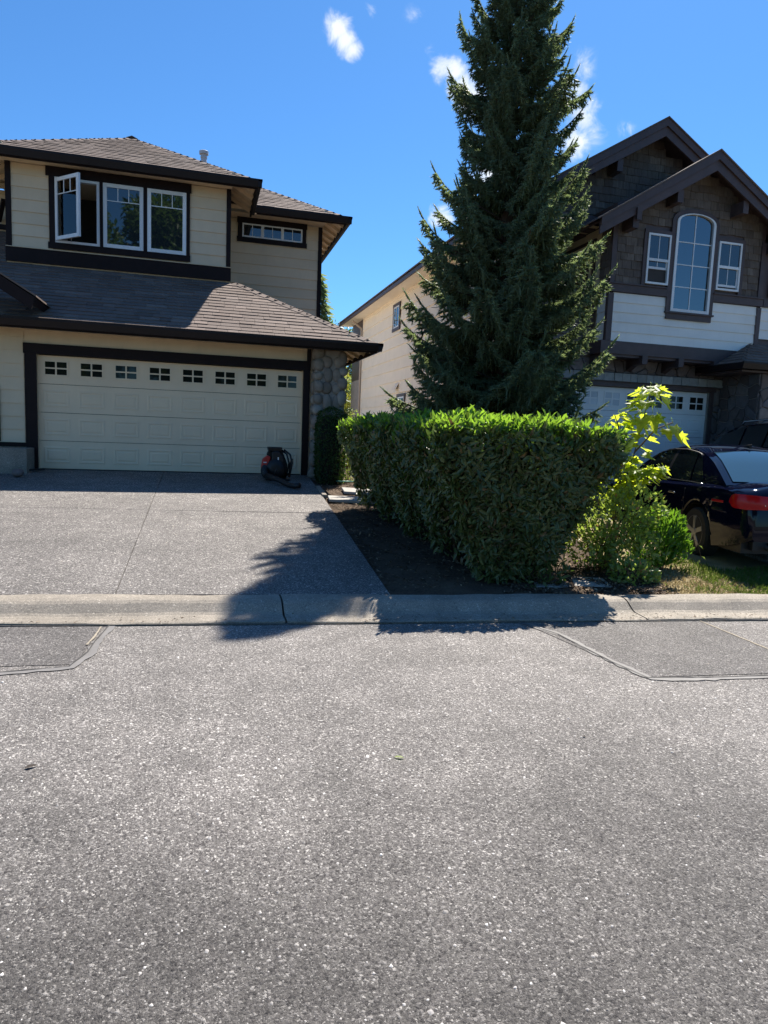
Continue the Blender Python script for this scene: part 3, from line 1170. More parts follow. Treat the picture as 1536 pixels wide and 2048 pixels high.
gd, hs, cw = garage_door(H1, FRONT(WY), -2.938, 1.953, .70, 2.795, M['door'], -.08)
MB().fbox(FRONT(WY), -2.935, 1.95, -.11, -.05, .672, .702).build('bottom_seal', M['black'], gd)
for c in range(8):
    uc = -2.938 + (c + .5) * cw
    za, zb = .70 + 3 * hs + .175, .70 + 4 * hs - .115
    mb = MB()
    F = FRONT(WY)
    n0 = -.068
    ua, ub = uc - .185, uc + .185
    mb.fbox(F, ua - .03, ub + .03, n0, n0 + .012, zb, zb + .03)
    mb.fbox(F, ua - .03, ub + .03, n0, n0 + .012, za - .03, za)
    mb.fbox(F, ua - .03, ua, n0, n0 + .012, za, zb)
    mb.fbox(F, ub, ub + .03, n0, n0 + .012, za, zb)
    mb.fbox(F, uc - .014, uc + .014, n0, n0 + .011, za, zb)
    zc = (za + zb) / 2
    mb.fbox(F, ua, uc - .014, n0, n0 + .0105, zc - .013, zc + .013)
    mb.fbox(F, uc + .014, ub, n0, n0 + .0105, zc - .013, zc + .013)
    mb.build('light_frame', M['door'], gd)
    for (p, q) in ((ua, uc - .014), (uc + .014, ub)):
        for (r, s_) in ((za, zc - .013), (zc + .013, zb)):
            MB().fbox(F, p, q, n0 + .0005, n0 + .004, r, s_).build('pane', M['door_glass'], gd)

# --- lower roof
GY, GZ, GXR, GXL = 13.20, 3.335, 3.29, -8.0
cs = math.hypot(1, SH)
O = Vector((0, GY, GZ))
Sv = Vector((0, 1, SH)) / cs
Nv = Vector((0, -SH, 1)) / cs
smax = (BY + .0 - GY) * cs
smax2 = (MY - GY) * cs
hipu = lambda s: GXR - s / cs
roof_slab(H1, [(GXL, GY, GZ), (GXR, GY, GZ), (hipu(smax), BY, GZ + SH * (BY - GY)), (GXL, BY, GZ + SH * (BY - GY))], .10, M['cream_trim'], 'lower_roof')
yy = GY + (GXR - 1.0)
roof_slab(H1, [(GXR, GY, GZ), (GXR, 21.8, GZ), (hipu(smax), 21.8, GZ + SH * (BY - GY)), (hipu(smax), BY, GZ + SH * (BY - GY))], .10, M['cream_trim'], 'lower_roof')
roof_slab(H1, [(GXL, BY, GZ + SH * (BY - GY)), (-3.87, BY, GZ + SH * (BY - GY)), (-3.87, MY, GZ + SH * (MY - GY)), (GXL, MY, GZ + SH * (MY - GY))], .10, M['cream_trim'], 'lower_roof')
poly = [(-4.3, 0), (GXR, 0), (hipu(smax), smax), (-4.3, smax)]
shingle_plane(H1, O, Vector((1, 0, 0)), Sv, Nv, poly, .172, .33, M['shingle'], 290)
shingle_plane(H1, O, Vector((1, 0, 0)), Sv, Nv, [(-8, smax), (-3.88, smax), (-3.88, smax2), (-8, smax2)], .172, .33, M['shingle'], 0)
shingle_plane(H1, Vector((GXR, 0, GZ)), Vector((0, -1, 0)), Vector((-1, 0, SH)) / cs, Vector((SH, 0, 1)) / cs,
              [(-21.8, 0), (-GY, 0), (-BY, smax), (-21.8, smax)], .172, .33, M['shingle'], 0)
cap_row(H1, (GXR, GY, GZ + .005), (hipu(smax), BY, GZ + SH * (BY - GY) + .005), M['shingle'], name='hip_cap')
# gutters and fascia
MB().prism([(GXL, GY - .02, GZ - .01), (GXL, GY - .115, GZ + .012), (GXL, GY - .115, GZ - .035), (GXL, GY - .085, GZ - .14), (GXL, GY - .02, GZ - .14)], (GXR + .10 - GXL, 0, 0)).build('gutter', M['gutter'], H1)
MB().prism([(GXR + .02, GY - .115, GZ - .01), (GXR + .115, GY - .115, GZ + .012), (GXR + .115, GY - .115, GZ - .035), (GXR + .085, GY - .115, GZ - .14), (GXR + .02, GY - .115, GZ - .14)], (0, 8.5, 0)).build('gutter', M['gutter'], H1)
MB().box(GXL, GXR - .02, GY - .018, GY + .012, GZ - .17, GZ - .005).build('fascia', brown, H1)
MB().box(GXR - .018, GXR + .018, GY - .017, 21.8, GZ - .17, GZ - .006).build('fascia', brown, H1)
# rafter tails in view under the right corner
for i in range(9):
    y = GY + .30 + i * .55
    MB().beam((GXR - .03, y, GZ - .10), (2.76, y, GZ - .10 + SH * .46), .045, .10).build('rafter', M['cream_trim'], H1)
MB().beam((GXR - .04, GY + .03, GZ - .095), (2.45, GY + .87, GZ - .095 + SH * .86), .05, .10).build('rafter', M['cream_trim'], H1)
for i in range(14):
    x = GXR - .55 - i * .6
    MB().beam((x, GY + .02, GZ - .10), (x, WY, GZ - .10 + SH * (WY - GY - .02)), .045, .10).build('rafter', M['cream_trim'], H1)
MB().box(-7.5, 2.0, GY + .35, WY, GZ - .115, GZ - .10).build('soffit', M['cream_trim'], H1)

# --- river-stone pier at the corner
PX0, PX1, PY0, PY1 = 2.115, 2.80, 13.58, 14.25
MB().box(PX0 + .05, PX1 - .05, PY0 + .05, PY1, .40, 3.2).build('pier', M['mortar'], H1)
import bmesh
_bm = bmesh.new()
bmesh.ops.create_icosphere(_bm, subdivisions=2, radius=1.0)
_ICO = np.array([tuple(v.co) for v in _bm.verts])
_ICF = np.array([[v.index for v in f.verts] for f in _bm.faces])
_bm.free()


def cobble(parent, c, r, name='stone', m=None, smooth=True):
    """rounded stone with its own lumps"""
    k = rng.normal(size=(3, 3)) * 1.3
    ph = rng.uniform(0, 6.28, 3)
    d = 1 + .07 * np.sin(_ICO @ k.T + ph).sum(1)
    p = np.sign(_ICO) * np.abs(_ICO) ** .82 * d[:, None] * np.array(r)
    ang = rng.normal() * .12
    ca, sa = math.cos(ang), math.sin(ang)
    if r[1] < r[0]:
        p = np.stack([p[:, 0] * ca - p[:, 2] * sa, p[:, 1], p[:, 0] * sa + p[:, 2] * ca], 1)
    o = bpy.data.objects.new(name, fast_mesh(name, p + np.array(c), _ICF.reshape(-1), 3, m or M['cobble'], smooth))
    put(o, parent)
    if parent is not None:
        o.matrix_parent_inverse = PINV.get(parent.name, Matrix())
    return o


def stack_column(parent, x, y, z0, z1, rx, ry, h=(.16, .30)):
    z = z0
    while z < z1:
        s = rnd.uniform(*h)
        cobble(parent, (x + rnd.uniform(-.02, .02), y + rnd.uniform(-.01, .01), z + s / 2), (rx * rnd.uniform(.85, 1.15), ry * rnd.uniform(.9, 1.1), s / 2 * .98))
        z += s * .97


stack_column(H1, PX0 + .10, PY0 + .06, .42, 3.16, .115, .09)
stack_column(H1, PX1 - .085, PY0 + .06, .42, 3.16, .10, .09, (.18, .34))
z = .42
while z < 3.1:
    s = rnd.uniform(.20, .36)
    k = rnd.choice((1, 2, 2))
    for i in range(k):
        w = .40 / k
        cobble(H1, (PX0 + .20 + w * (i + .5) + rnd.uniform(-.02, .02), PY0 + .055, z + s / 2), (w / 2 * 1.02, .055, s / 2 * .98))
    z += s * .95
for x, sgn in ((PX0 + .05, -1), (PX1 - .05, 1)):
    for y in (PY0 + .22, PY0 + .44, PY0 + .64):
        z = .42 + rnd.uniform(0, .1)
        while z < 3.1:
            s = rnd.uniform(.18, .32)
            cobble(H1, (x, y, z + s / 2), (.06, .115, s / 2 * .98))
            z += s * .97

# --- upper bay
FB = FRONT(BY)
siding(H1, FB, -3.76, .47, 5.085, 6.70, E1, cream, holes=[(-3.0, -.34, 5.16, 6.60)], jointed=False)
MB().fbox(FB, -3.875, .575, .012, .060, 4.79, 5.068).build('skirt_board', brown, H1)
MB().fbox(FB, -3.875, .575, .010, .075, 5.07, 5.083).build('drip_edge', M['cream_trim'], H1)
MB().fbox(FB, -3.865, -3.765, .012, .040, 5.085, 6.72).build('corner_board', brown, H1)
MB().fbox(FB, .47, .565, .012, .040, 5.085, 6.72).build('corner_board', brown, H1)
# window trim
MB().fbox(FB, -3.115, -.265, .012, .060, 6.535, 6.715).build('window_head', brown, H1)
MB().fbox(FB, -3.085, -.285, .012, .058, 5.115, 5.238).build('window_sill', brown, H1)
for (a, b) in ((-3.06, -2.955), (-2.095, -2.035), (-1.235, -1.165), (-.365, -.295)):
    MB().fbox(FB, a, b, .012, .052, 5.24, 6.533).build('mullion', brown, H1)


def grid3(a, b, c, d):
    h = d - (d - c) * .235
    return [('h', h, a, b)] + [('v', a + (b - a) * i / 3, h, d) for i in (1, 2)]


for (a, b) in ((-2.03, -1.24), (-1.16, -.37)):
    MB().fbox(FB, a + .02, b - .02, .001, .004, 5.27, 6.51).build('dark_backing', M['room'], H1)
    w = window(H1, FB, a, b, 5.245, 6.53, M['dark_glass'], M['vinyl'], .075, .006, .046, bars=grid3(a + .075, b - .075, 5.32, 6.455))
# open casement: fixed frame, sash swung outwards
mb = MB()
a, b = OW[0], OW[1]
mb.fbox(FB, a, a + .035, -.06, .046, 5.24, 6.53)
mb.fbox(FB, b - .055, b, -.06, .046, 5.24, 6.53)
mb.fbox(FB, a + .035, b - .055, -.06, .044, 5.24, 5.29)
mb.fbox(FB, a + .035, b - .055, -.06, .044, 6.48, 6.53)
w = mb.build('window', M['vinyl'], H1)
th = math.radians(45)
FS = (Vector((a + .04, BY - .05, 0)), Vector((math.cos(th), -math.sin(th), 0)), Vector((-math.sin(th), -math.cos(th), 0)))
sw = b - a - .10
mb = MB()
mb.fbox(FS, 0, .07, 0, .045, 5.275, 6.49)
mb.fbox(FS, sw - .07, sw, 0, .045, 5.275, 6.49)
mb.fbox(FS, .07, sw - .07, 0, .043, 5.275, 5.345)
mb.fbox(FS, .07, sw - .07, 0, .043, 6.42, 6.49)
mb.build('open_sash', M['vinyl'], w)
MB().fbox(FS, .07, sw - .07, .018, .024, 5.345, 6.42).build('pane', M['glass'], w)
for br in grid3(.07, sw - .07, 5.345, 6.42):
    mb = MB()
    if br[0] == 'v':
        mb.fbox(FS, br[1] - .009, br[1] + .009, .0245, .034, br[2], br[3])
    else:
        mb.fbox(FS, br[2], br[3], .0245, .032, br[1] - .009, br[1] + .009)
    mb.build('glazing_bar', M['vinyl'], w)
MB().beam((a + .3, BY - .02, 5.285), (a + .04 + math.cos(th) * .45, BY - .05 - math.sin(th) * .45, 5.28), .02, .012).build('stay_arm', M['metal'], w)

# bay roof: hip
BXL, BXR, BYE, BZ = -4.43, 1.08, 15.36, 6.83
ax = (BXL + BXR) / 2
hw = (BXR - BXL) / 2
AY, AZ = BYE + hw, BZ + SH * hw
roof_slab(H1, [(BXL, BYE, BZ), (BXR, BYE, BZ), (ax, AY, AZ)], .09, M['cream_trim'], 'bay_roof')
roof_slab(H1, [(BXR, BYE, BZ), (BXR, 22, BZ), (ax, 22, AZ), (ax, AY, AZ)], .09, M['cream_trim'], 'bay_roof')
roof_slab(H1, [(BXL, 22, BZ), (BXL, BYE, BZ), (ax, AY, AZ), (ax, 22, AZ)], .09, M['cream_trim'], 'bay_roof')
shingle_plane(H1, Vector((0, BYE, BZ)), Vector((1, 0, 0)), Sv, Nv, [(BXL, 0), (BXR, 0), (ax, hw * cs)], .165, .33, M['shingle'], 0, 'bay_shingle')
shingle_plane(H1, Vector((BXR, 0, BZ)), Vector((0, 1, 0)), Vector((-1, 0, SH)) / cs, Vector((SH, 0, 1)) / cs, [(BYE, 0), (22, 0), (22, hw * cs), (AY, hw * cs)], .165, .33, M['shingle'], 0, 'bay_shingle')
shingle_plane(H1, Vector((BXL, 0, BZ)), Vector((0, -1, 0)), Vector((1, 0, SH)) / cs, Vector((-SH, 0, 1)) / cs, [(-22, 0), (-BYE, 0), (-AY, hw * cs), (-22, hw * cs)], .165, .33, M['shingle'], 0, 'bay_shingle')
cap_row(H1, (BXR, BYE, BZ), (ax, AY, AZ), M['shingle'], name='hip_cap')
cap_row(H1, (BXL, BYE, BZ), (ax, AY, AZ), M['shingle'], name='hip_cap')
cap_row(H1, (ax, AY - .05, AZ + .02), (ax, 22, AZ + .02), M['shingle'], name='ridge_cap')


def eaves(parent, x0, x1, ye, z, ydepth, left=True, right=True, h=.15):
    """gutter on three sides of a hip roof"""
    MB().prism([(x0 - .1, ye - .02, z - .01), (x0 - .1, ye - .11, z + .01), (x0 - .1, ye - .11, z - .03), (x0 - .1, ye - .08, z - h), (x0 - .1, ye - .02, z - h)], (x1 - x0 + .2, 0, 0)).build('gutter', M['gutter'], parent)
    if right:
        MB().prism([(x1 + .02, ye - .11, z - .01), (x1 + .11, ye - .11, z + .01), (x1 + .11, ye - .11, z - .03), (x1 + .08, ye - .11, z - h), (x1 + .02, ye - .11, z - h)], (0, ydepth, 0)).build('gutter', M['gutter'], parent)
        MB().box(x1 - .02, x1 + .018, ye - .018, ye + ydepth, z - h - .02, z - .008).build('fascia', brown, parent)
    if left:
        MB().prism([(x0 - .02, ye - .11, z - .01), (x0 - .11, ye - .11, z + .01), (x0 - .11, ye - .11, z - .03), (x0 - .08, ye - .11, z - h), (x0 - .02, ye - .11, z - h)], (0, ydepth, 0)).build('gutter', M['gutter'], parent)
    MB().box(x0, x1 - .022, ye - .018, ye + .012, z - h - .02, z - .007).build('fascia', brown, parent)


eaves(H1, BXL, BXR, BYE, BZ, 2.0)
for i in range(4):
    y = BYE + .32 + i * .46
    MB().beam((BXR - .03, y, BZ - .11), (.56, y, BZ - .11 + SH * .5), .045, .11).build('rafter', M['cream_trim'], H1)
    MB().beam((BXL + .03, y, BZ - .11), (-3.86, y, BZ - .11 + SH * .5), .045, .11).build('rafter', M['cream_trim'], H1)
MB().beam((BXR - .04, BYE + .03, BZ - .10), (.45, BYE + .66, BZ - .10 + SH * .62), .05, .11).build('rafter', M['cream_trim'], H1)
MB().box(BXL + .3, BXR - .5, BYE + .25, BY, BZ - .10, BZ - .085).build('soffit', M['cream_trim'], H1)

# --- main wall right of the bay, its high window and roof
FM = FRONT(MY)
siding(H1, FM, .56, 2.80, 4.2, 6.70, E1 * 1.02, cream, jointed=False)
siding(H1, FM, -6.0, -3.86, 5.9, 6.70, E1, cream, jointed=False)
MB().fbox(FM, -6.0, -3.9, .024, .06, 5.84, 5.95).build('skirt_board', brown, H1)
MB().fbox(FM, 2.79, 2.885, .012, .042, 4.0, 6.70).build('corner_board', brown, H1)
MB().fbox(RIGHT(2.87), MY - .04, MY + .10, .002, .02, 3.9, 6.70).build('corner_board', brown, H1)
MB().fbox(FM, .78, 2.50, .022, .066, 6.60, 6.765).build('window_head', brown, H1)
MB().fbox(FM, .78, 2.50, .022, .064, 6.15, 6.265).build('window_sill', brown, H1)
MB().fbox(FM, .80, .905, .022, .056, 6.267, 6.598).build('window_jamb', brown, H1)
MB().fbox(FM, 2.385, 2.48, .022, .056, 6.267, 6.598).build('window_jamb', brown, H1)
for (u0, u1) in ((.908, 1.395), (1.397, 1.885), (1.887, 2.383)):
    window(H1, FM, u0, u1, 6.27, 6.596, M['dark_glass'], M['vinyl'], .035, .024, .050, cols=2)
RX, RY, RZ = 3.40, 17.08, 6.83
hm = 3.2
roof_slab(H1, [(-8, RY, RZ), (RX, RY, RZ), (RX - hm, RY + hm, RZ + SH * hm), (-8, RY + hm, RZ + SH * hm)], .09, M['cream_trim'], 'main_roof')
roof_slab(H1, [(RX, RY, RZ), (RX, 22, RZ), (RX - hm, 22, RZ + SH * hm), (RX - hm, RY + hm, RZ + SH * hm)], .09, M['cream_trim'], 'main_roof')
shingle_plane(H1, Vector((0, RY, RZ)), Vector((1, 0, 0)), Sv, Nv, [(-8, 0), (RX, 0), (RX - hm, hm * cs), (-8, hm * cs)], .165, .33, M['shingle'], 0, 'main_shingle')
shingle_plane(H1, Vector((RX, 0, RZ)), Vector((0, 1, 0)), Vector((-1, 0, SH)) / cs, Vector((SH, 0, 1)) / cs, [(RY, 0), (22, 0), (22, hm * cs), (RY + hm, hm * cs)], .165, .33, M['shingle'], 0, 'main_shingle')
cap_row(H1, (RX, RY, RZ), (RX - hm, RY + hm, RZ + SH * hm), M['shingle'], name='hip_cap')
eaves(H1, 1.2, RX, RY, RZ, 4.9, left=False)
eaves(H1, -8, -4.55, RY, RZ, 4, left=False, right=False)
for i in range(10):
    y = RY + .30 + i * .46
    MB().beam((RX - .03, y, RZ - .11), (2.87, y, RZ - .11 + SH * .5), .045, .11).build('rafter', M['cream_trim'], H1)
MB().beam((RX - .04, RY + .03, RZ - .10), (2.8, RY + .63, RZ - .10 + SH * .6), .05, .11).build('rafter', M['cream_trim'], H1)
MB().box(-8, 2.9, RY + .25, MY, RZ - .10, RZ - .085).build('soffit', M['cream_trim'], H1)
# vent pipe with cap, standing behind the bay ridge
vp = MB().lathe((-.02, 19.0, 7.75), [(.075, 0), (.075, .70), (.085, .70), (.085, .735), (.075, .735), (.075, .79), (.115, .79), (.12, .86), (.10, .875), (.02, .89)], 20).build('vent_pipe', M['metal'], H1, smooth=False)

# --- porch gable at the far left
PGY = 12.6
a, b = Vector((-4.9, PGY, 4.95)), Vector((-2.68, PGY, 3.60))
d = (b - a)
mb = MB().prism([a, b, b + Vector((-.06, 0, -.19)), a + Vector((0, 0, -.20))], (0, .05, 0))
mb.build('porch_barge_board', brown, H1)
mb = MB().prism([a + Vector((0, -.02, .012)), b + Vector((.02, -.02, .010)), b + Vector((.02, -.02, .038)), a + Vector((0, -.02, .04))], (0, 1.4, 0))
mb.build('porch_roof', M['shingle'], H1)
MB().prism([a + Vector((0, .04, -.005)), b + Vector((0, .04, -.005)), b + Vector((-.05, .04, -.10)), a + Vector((0, .04, -.10))], (0, 1.2, 0)).build('porch_soffit', M['brown'], H1)
MB().beam((-4.25, 17.2, 6.35), (-4.45, 17.62, 6.02), .08, .1).build('eave_bracket', M['brown'], H1)
# ================================================================== right house
H2 = wthing('house', (10.5, 15, .7), 'brown shake and stone house on the right with an arched window above its white garage', 'house')
B2, G2, X2 = 14.20, 14.77, 6.60              # bay front, garage front, left side wall
mauve = M['mauve']
mb = MB()
mb.box(X2, 7.57, G2 + .02, 31, .4, 3.9)
mb.box(12.45, 17.5, G2 + .02, 31, .4, 3.9)
mb.box(7.57, 12.45, G2 + .02, 31, 2.96, 3.9)
mb.box(7.57, 12.45, G2 + .35, 30.9, .4, 2.95)
mb.build('wall', M['mortar'], H2)
mb = MB()
mb.box(9.06, 13.2, B2 + .012, 17, 3.60, 7.0)
mb.prism([(9.06, B2 + .012, 7.0), (13.2, B2 + .012, 7.0), (13.2, B2 + .012, 7.2), (11.2, B2 + .012, 8.0), (9.06, B2 + .012, 7.02)], (0, 3, 0))
mb.box(X2, 17.5, 17.0, 31, 3.9, 6.7)
mb.build('upper_wall', M['mauve'], H2)


# --- flagstone: cells of a jittered Voronoi pattern, clipped polygon by polygon
def clip(poly, px, py, nx, ny):
    out = []
    for i in range(len(poly)):
        a, b = poly[i], poly[(i + 1) % len(poly)]
        da = (a[0] - px) * nx + (a[1] - py) * ny
        db = (b[0] - px) * nx + (b[1] - py) * ny
        if da <= 0:
            out.append(a)
        if (da < 0 < db) or (db < 0 < da):
            t = da / (da - db)
            out.append((a[0] + (b[0] - a[0]) * t, a[1] + (b[1] - a[1]) * t))
    return out


def flagstones(parent, F, u0, u1, z0, z1, cell, m, skip=None, joint=.011, name='stone'):
    O, U, N = F
    nu, nz = max(1, int((u1 - u0) / cell)), max(1, int((z1 - z0) / (cell * .85)))
    S = []
    for i in range(-1, nu + 1):
        for j in range(-1, nz + 1):
            S.append((u0 + (i + .5 + rnd.uniform(-.42, .42)) * (u1 - u0) / nu, z0 + (j + .5 + rnd.uniform(-.42, .42)) * (z1 - z0) / nz))
    for i, s in enumerate(S):
        poly = [(u0, z0), (u1, z0), (u1, z1), (u0, z1)]
        for j, q in enumerate(S):
            if j == i or abs(q[0] - s[0]) > cell * 3 or abs(q[1] - s[1]) > cell * 3:
                continue
            nx, ny = q[0] - s[0], q[1] - s[1]
            l = math.hypot(nx, ny)
            if l < 1e-6:
                continue
            nx, ny = nx / l, ny / l
            poly = clip(poly, (s[0] + q[0]) / 2 - nx * joint, (s[1] + q[1]) / 2 - ny * joint, nx, ny)
            if len(poly) < 3:
                break
        if len(poly) < 3:
            continue
        cu = sum(p[0] for p in poly) / len(poly)
        cz = sum(p[1] for p in poly) / len(poly)
        if skip and skip(cu, cz):
            continue
        n = .02 + .03 * rnd.random()
        k = len(poly)
        P = lambda u, nn, z: O + U * u + N * nn + Vector((0, 0, z))
        a = [P(u, -.02, z) for u, z in poly]
        b = [P(u, n * .8, z) for u, z in poly]
        c = [P(cu + (u - cu) * .86, n + .006 * rnd.random(), cz + (z - cz) * .86) for u, z in poly]
        mb = MB().add(a + b + c, [(i_, (i_ + 1) % k, k + (i_ + 1) % k, k + i_) for i_ in range(k)] + [(k + i_, k + (i_ + 1) % k, 2 * k + (i_ + 1) % k, 2 * k + i_) for i_ in range(k)] + [tuple(range(2 * k, 3 * k))])
        mb.build(name, m, parent)


FG = FRONT(G2)
flagstones(H2, FG, 6.62, 12.95, 3.29, 3.95, .29, M['flag'])
flagstones(H2, FG, 6.62, 7.50, .5, 3.08, .33, M['flag'])
flagstones(H2, FG, 6.62, 9.0, 3.96, 5.0, .31, M['flag'])
flagstones(H2, FG, 12.58, 13.7, .5, 3.08, .33, M['flag'])
MB().box(X2, 9.06, G2 + .012, 17, 3.9, 5.0).build('balcony_wall', M['mortar'], H2)
x = 7.3
while x < 12.85:
    w_ = rnd.uniform(.19, .34)
    MB().fbox(FG, x + .004, min(x + w_, 12.85) - .004, 0, .13 + rnd.uniform(-.006, .006), 3.085, 3.275).build('lintel_stone', M['lintel'], H2, bevel=.006)
    x += w_
MB().fbox(FG, 7.4, 12.62, .012, .05, 2.965, 3.08).build('garage_trim_head', M['mauve'], H2)
MB().fbox(FG, 12.46, 12.56, .012, .05, .6, 2.963).build('garage_trim_jamb', M['mauve'], H2)
MB().fbox(FG, 7.47, 7.56, .012, .05, .6, 2.963).build('garage_trim_jamb', M['mauve'], H2)
gd, hs, cw = garage_door(H2, FG, 7.57, 12.45, .68, 2.95, M['white_door'], -.08)
for c in range(8):
    uc = 7.57 + (c + .5) * cw
    za, zb = .68 + 3 * hs + .13, .68 + 4 * hs - .13
    n0 = -.068
    ua, ub = uc - .20, uc + .20
    mb = MB()
    mb.fbox(FG, ua - .03, ub + .03, n0, n0 + .012, zb, zb + .03)
    mb.fbox(FG, ua - .03, ub + .03, n0, n0 + .012, za - .03, za)
    mb.fbox(FG, ua - .03, ua, n0, n0 + .012, za, zb)
    mb.fbox(FG, ub, ub + .03, n0, n0 + .012, za, zb)
    mb.fbox(FG, uc - .015, uc + .015, n0, n0 + .011, za, zb)
    zc = (za + zb) / 2
    mb.fbox(FG, ua, uc - .015, n0, n0 + .0105, zc - .014, zc + .014)
    mb.fbox(FG, uc + .015, ub, n0, n0 + .0105, zc - .014, zc + .014)
    mb.build('light_frame', M['white_door'], gd)
    g = M['blind'] if c in (2, 3) else M['door_glass']
    for (p, q) in ((ua, uc - .015), (uc + .015, ub)):
        for (r, s_) in ((za, zc - .014), (zc + .014, zb)):
            MB().fbox(FG, p, q, n0 + .0005, n0 + .004, r, s_).build('pane', g, gd)

# --- bay: beam, corbels, boards, band, shakes, windows
F2 = FRONT(B2)
MB().box(8.86, 13.3, B2 - .04, B2 + .56, 3.66, 3.95).build('bay_beam', mauve, H2)
for xc in (9.02, 10.02, 11.02, 12.02, 13.0):
    MB().prism([(xc - .07, B2 - .10, 3.655), (xc - .07, G2, 3.655), (xc - .07, G2, 3.33), (xc - .07, B2 + .28, 3.46), (xc - .07, B2 - .10, 3.46)], (.14, 0, 0)).build('corbel', mauve, H2)
siding(H2, F2, 9.10, 13.10, 3.955, 5.04, .222, M['grey_side'], holes=[(10.62, 11.68, 4.7, 9)], jointed=False)
MB().fbox(F2, 8.96, 9.10, .010, .048, 3.952, 5.02).build('corner_board', mauve, H2)
MB().fbox(F2, 13.10, 13.22, .010, .048, 3.952, 5.02).build('corner_board', mauve, H2)
for (a, b) in ((8.94, 10.495), (11.80, 13.24)):
    MB().fbox(F2, a, b, .010, .056, 5.055, 5.225).build('band_board', mauve, H2)
    MB().fbox(F2, a - .01, b + .0, .008, .085, 5.227, 5.257).build('band_cap', mauve, H2)
MB().fbox(F2, 8.97, 9.09, .012, .046, 5.26, 6.55).build('corner_board', mauve, H2)
MB().fbox(F2, 13.08, 13.20, .012, .046, 5.26, 6.55).build('corner_board', mauve, H2)


def shakes(parent, F, inside, u0, u1, z0, z1, e, m, holes, limit=260):
    """staggered wood shakes"""
    z = z0
    rest = MB()
    cnt = 0
    while z < z1:
        u = u0 - rnd.uniform(0, .2)
        while u < u1:
            w = rnd.uniform(.13, .34)
            a, b = max(u, u0), min(u + w, u1)
            u += w
            if b - a < .04:
                continue
            zc = z + e / 2
            if not (inside(a, zc) or inside(b, zc)):
                continue
            if not inside((a + b) / 2, z):
                continue
            lo = z - rnd.uniform(0, .028)
            hole = False
            for (ha, hb, za, zb) in holes:
                if z + e > za and z < zb and a < hb and b > ha:
                    if a < ha - .03 and b > ha:
                        b = ha + .03
                    elif b > hb + .03 and a < hb:
                        a = hb - .03
                    else:
                        hole = True
            if hole or b - a < .035:
                continue
            tgt = rest
            n = .011 + .014 * rnd.random()
            if cnt < limit:
                MB().fbox(F, a + .003, b - .003, -.004, .004, lo, z + e + .02, n).build('shake', m, parent)
                cnt += 1
            else:
                rest.fbox(F, a + .003, b - .003, -.004, .004, lo, z + e + .02, n)
        z += e
    if rest.v:
        rest.build('shakes', m, parent, kind='stuff')


AX2, AZ2, SL2 = 11.24, 8.22, .62             # barge apex (at the barge plane), slope
BG = 13.72
wallz = lambda u: 8.02 - SL2 * abs(u - 11.26)
shakes(H2, F2, lambda u, z: z < wallz(u), 9.09, 13.08, 5.27, 8.0, .172, M['shake'],
       [(9.80, 10.55, 5.2, 6.52), (10.50, 11.80, 5.0, 6.95), (11.76, 12.58, 5.2, 6.53)], 175)
shakes(H2, LEFT(8.98), lambda u, z: True, -14.62, -14.2, 5.27, 6.60, .172, M['shake'], [], 40)
siding(H2, LEFT(8.99), -14.60, -14.24, 3.955, 5.05, .222, M['grey_side'], jointed=False)
MB().fbox(LEFT(8.98), -14.62, -14.16, -.02, .03, 5.05, 5.25).build('band_board', mauve, H2)
MB().fbox(LEFT(8.96), -14.24, -14.17, -.02, .012, 3.95, 5.05).build('corner_board', mauve, H2)


def dh_window(u0, u1, z0, z1, up):
    """double-hung window, lower sash raised by `up`"""
    MB().fbox(F2, u0 + .02, u1 - .02, -.01, .002, z0 + .02, z1 - .02).build('dark_backing', M['room'], H2)
    mb = MB()
    fw = .045
    mb.fbox(F2, u0, u0 + fw, .004, .066, z0, z1)
    mb.fbox(F2, u1 - fw, u1, .004, .066, z0, z1)
    mb.fbox(F2, u0 + fw, u1 - fw, .004, .064, z0, z0 + fw)
    mb.fbox(F2, u0 + fw, u1 - fw, .004, .064, z1 - fw, z1)
    zm = (z0 + z1) / 2 - .02
    mb.fbox(F2, u0 + fw, u1 - fw, .030, .060, zm - .03, zm + .03)
    w = mb.build('window', M['vinyl'], H2)
    a, b = u0 + fw, u1 - fw
    uc = (a + b) / 2
    MB().fbox(F2, a, b, .036, .041, zm + .03, z1 - fw).build('pane', M['dark_glass'], w)
    MB().fbox(F2, uc - .008, uc + .008, .0415, .050, zm + .03, z1 - fw).build('glazing_bar', M['vinyl'], w)
    lz = z0 + fw + up
    mb = MB()
    mb.fbox(F2, a, b, .008, .026, lz, lz + .05)
    mb.fbox(F2, a, a + .03, .008, .026, lz + .05, zm + up * .8)
    mb.fbox(F2, b - .03, b, .008, .026, lz + .05, zm + up * .8)
    if up > .2:
        mb.fbox(F2, a + .03, b - .03, .008, .026, zm + up * .8 - .035, zm + up * .8)
    mb.build('sash', M['vinyl'], w)
    MB().fbox(F2, a + .03, b - .03, .013, .018, lz + .05, zm + up * .8 - .03).build('pane', M['dark_glass'], w)
    MB().fbox(F2, uc - .008, uc + .008, .0185, .025, lz + .05, zm + up * .8 - .03).build('glazing_bar', M['vinyl'], w)
    return w


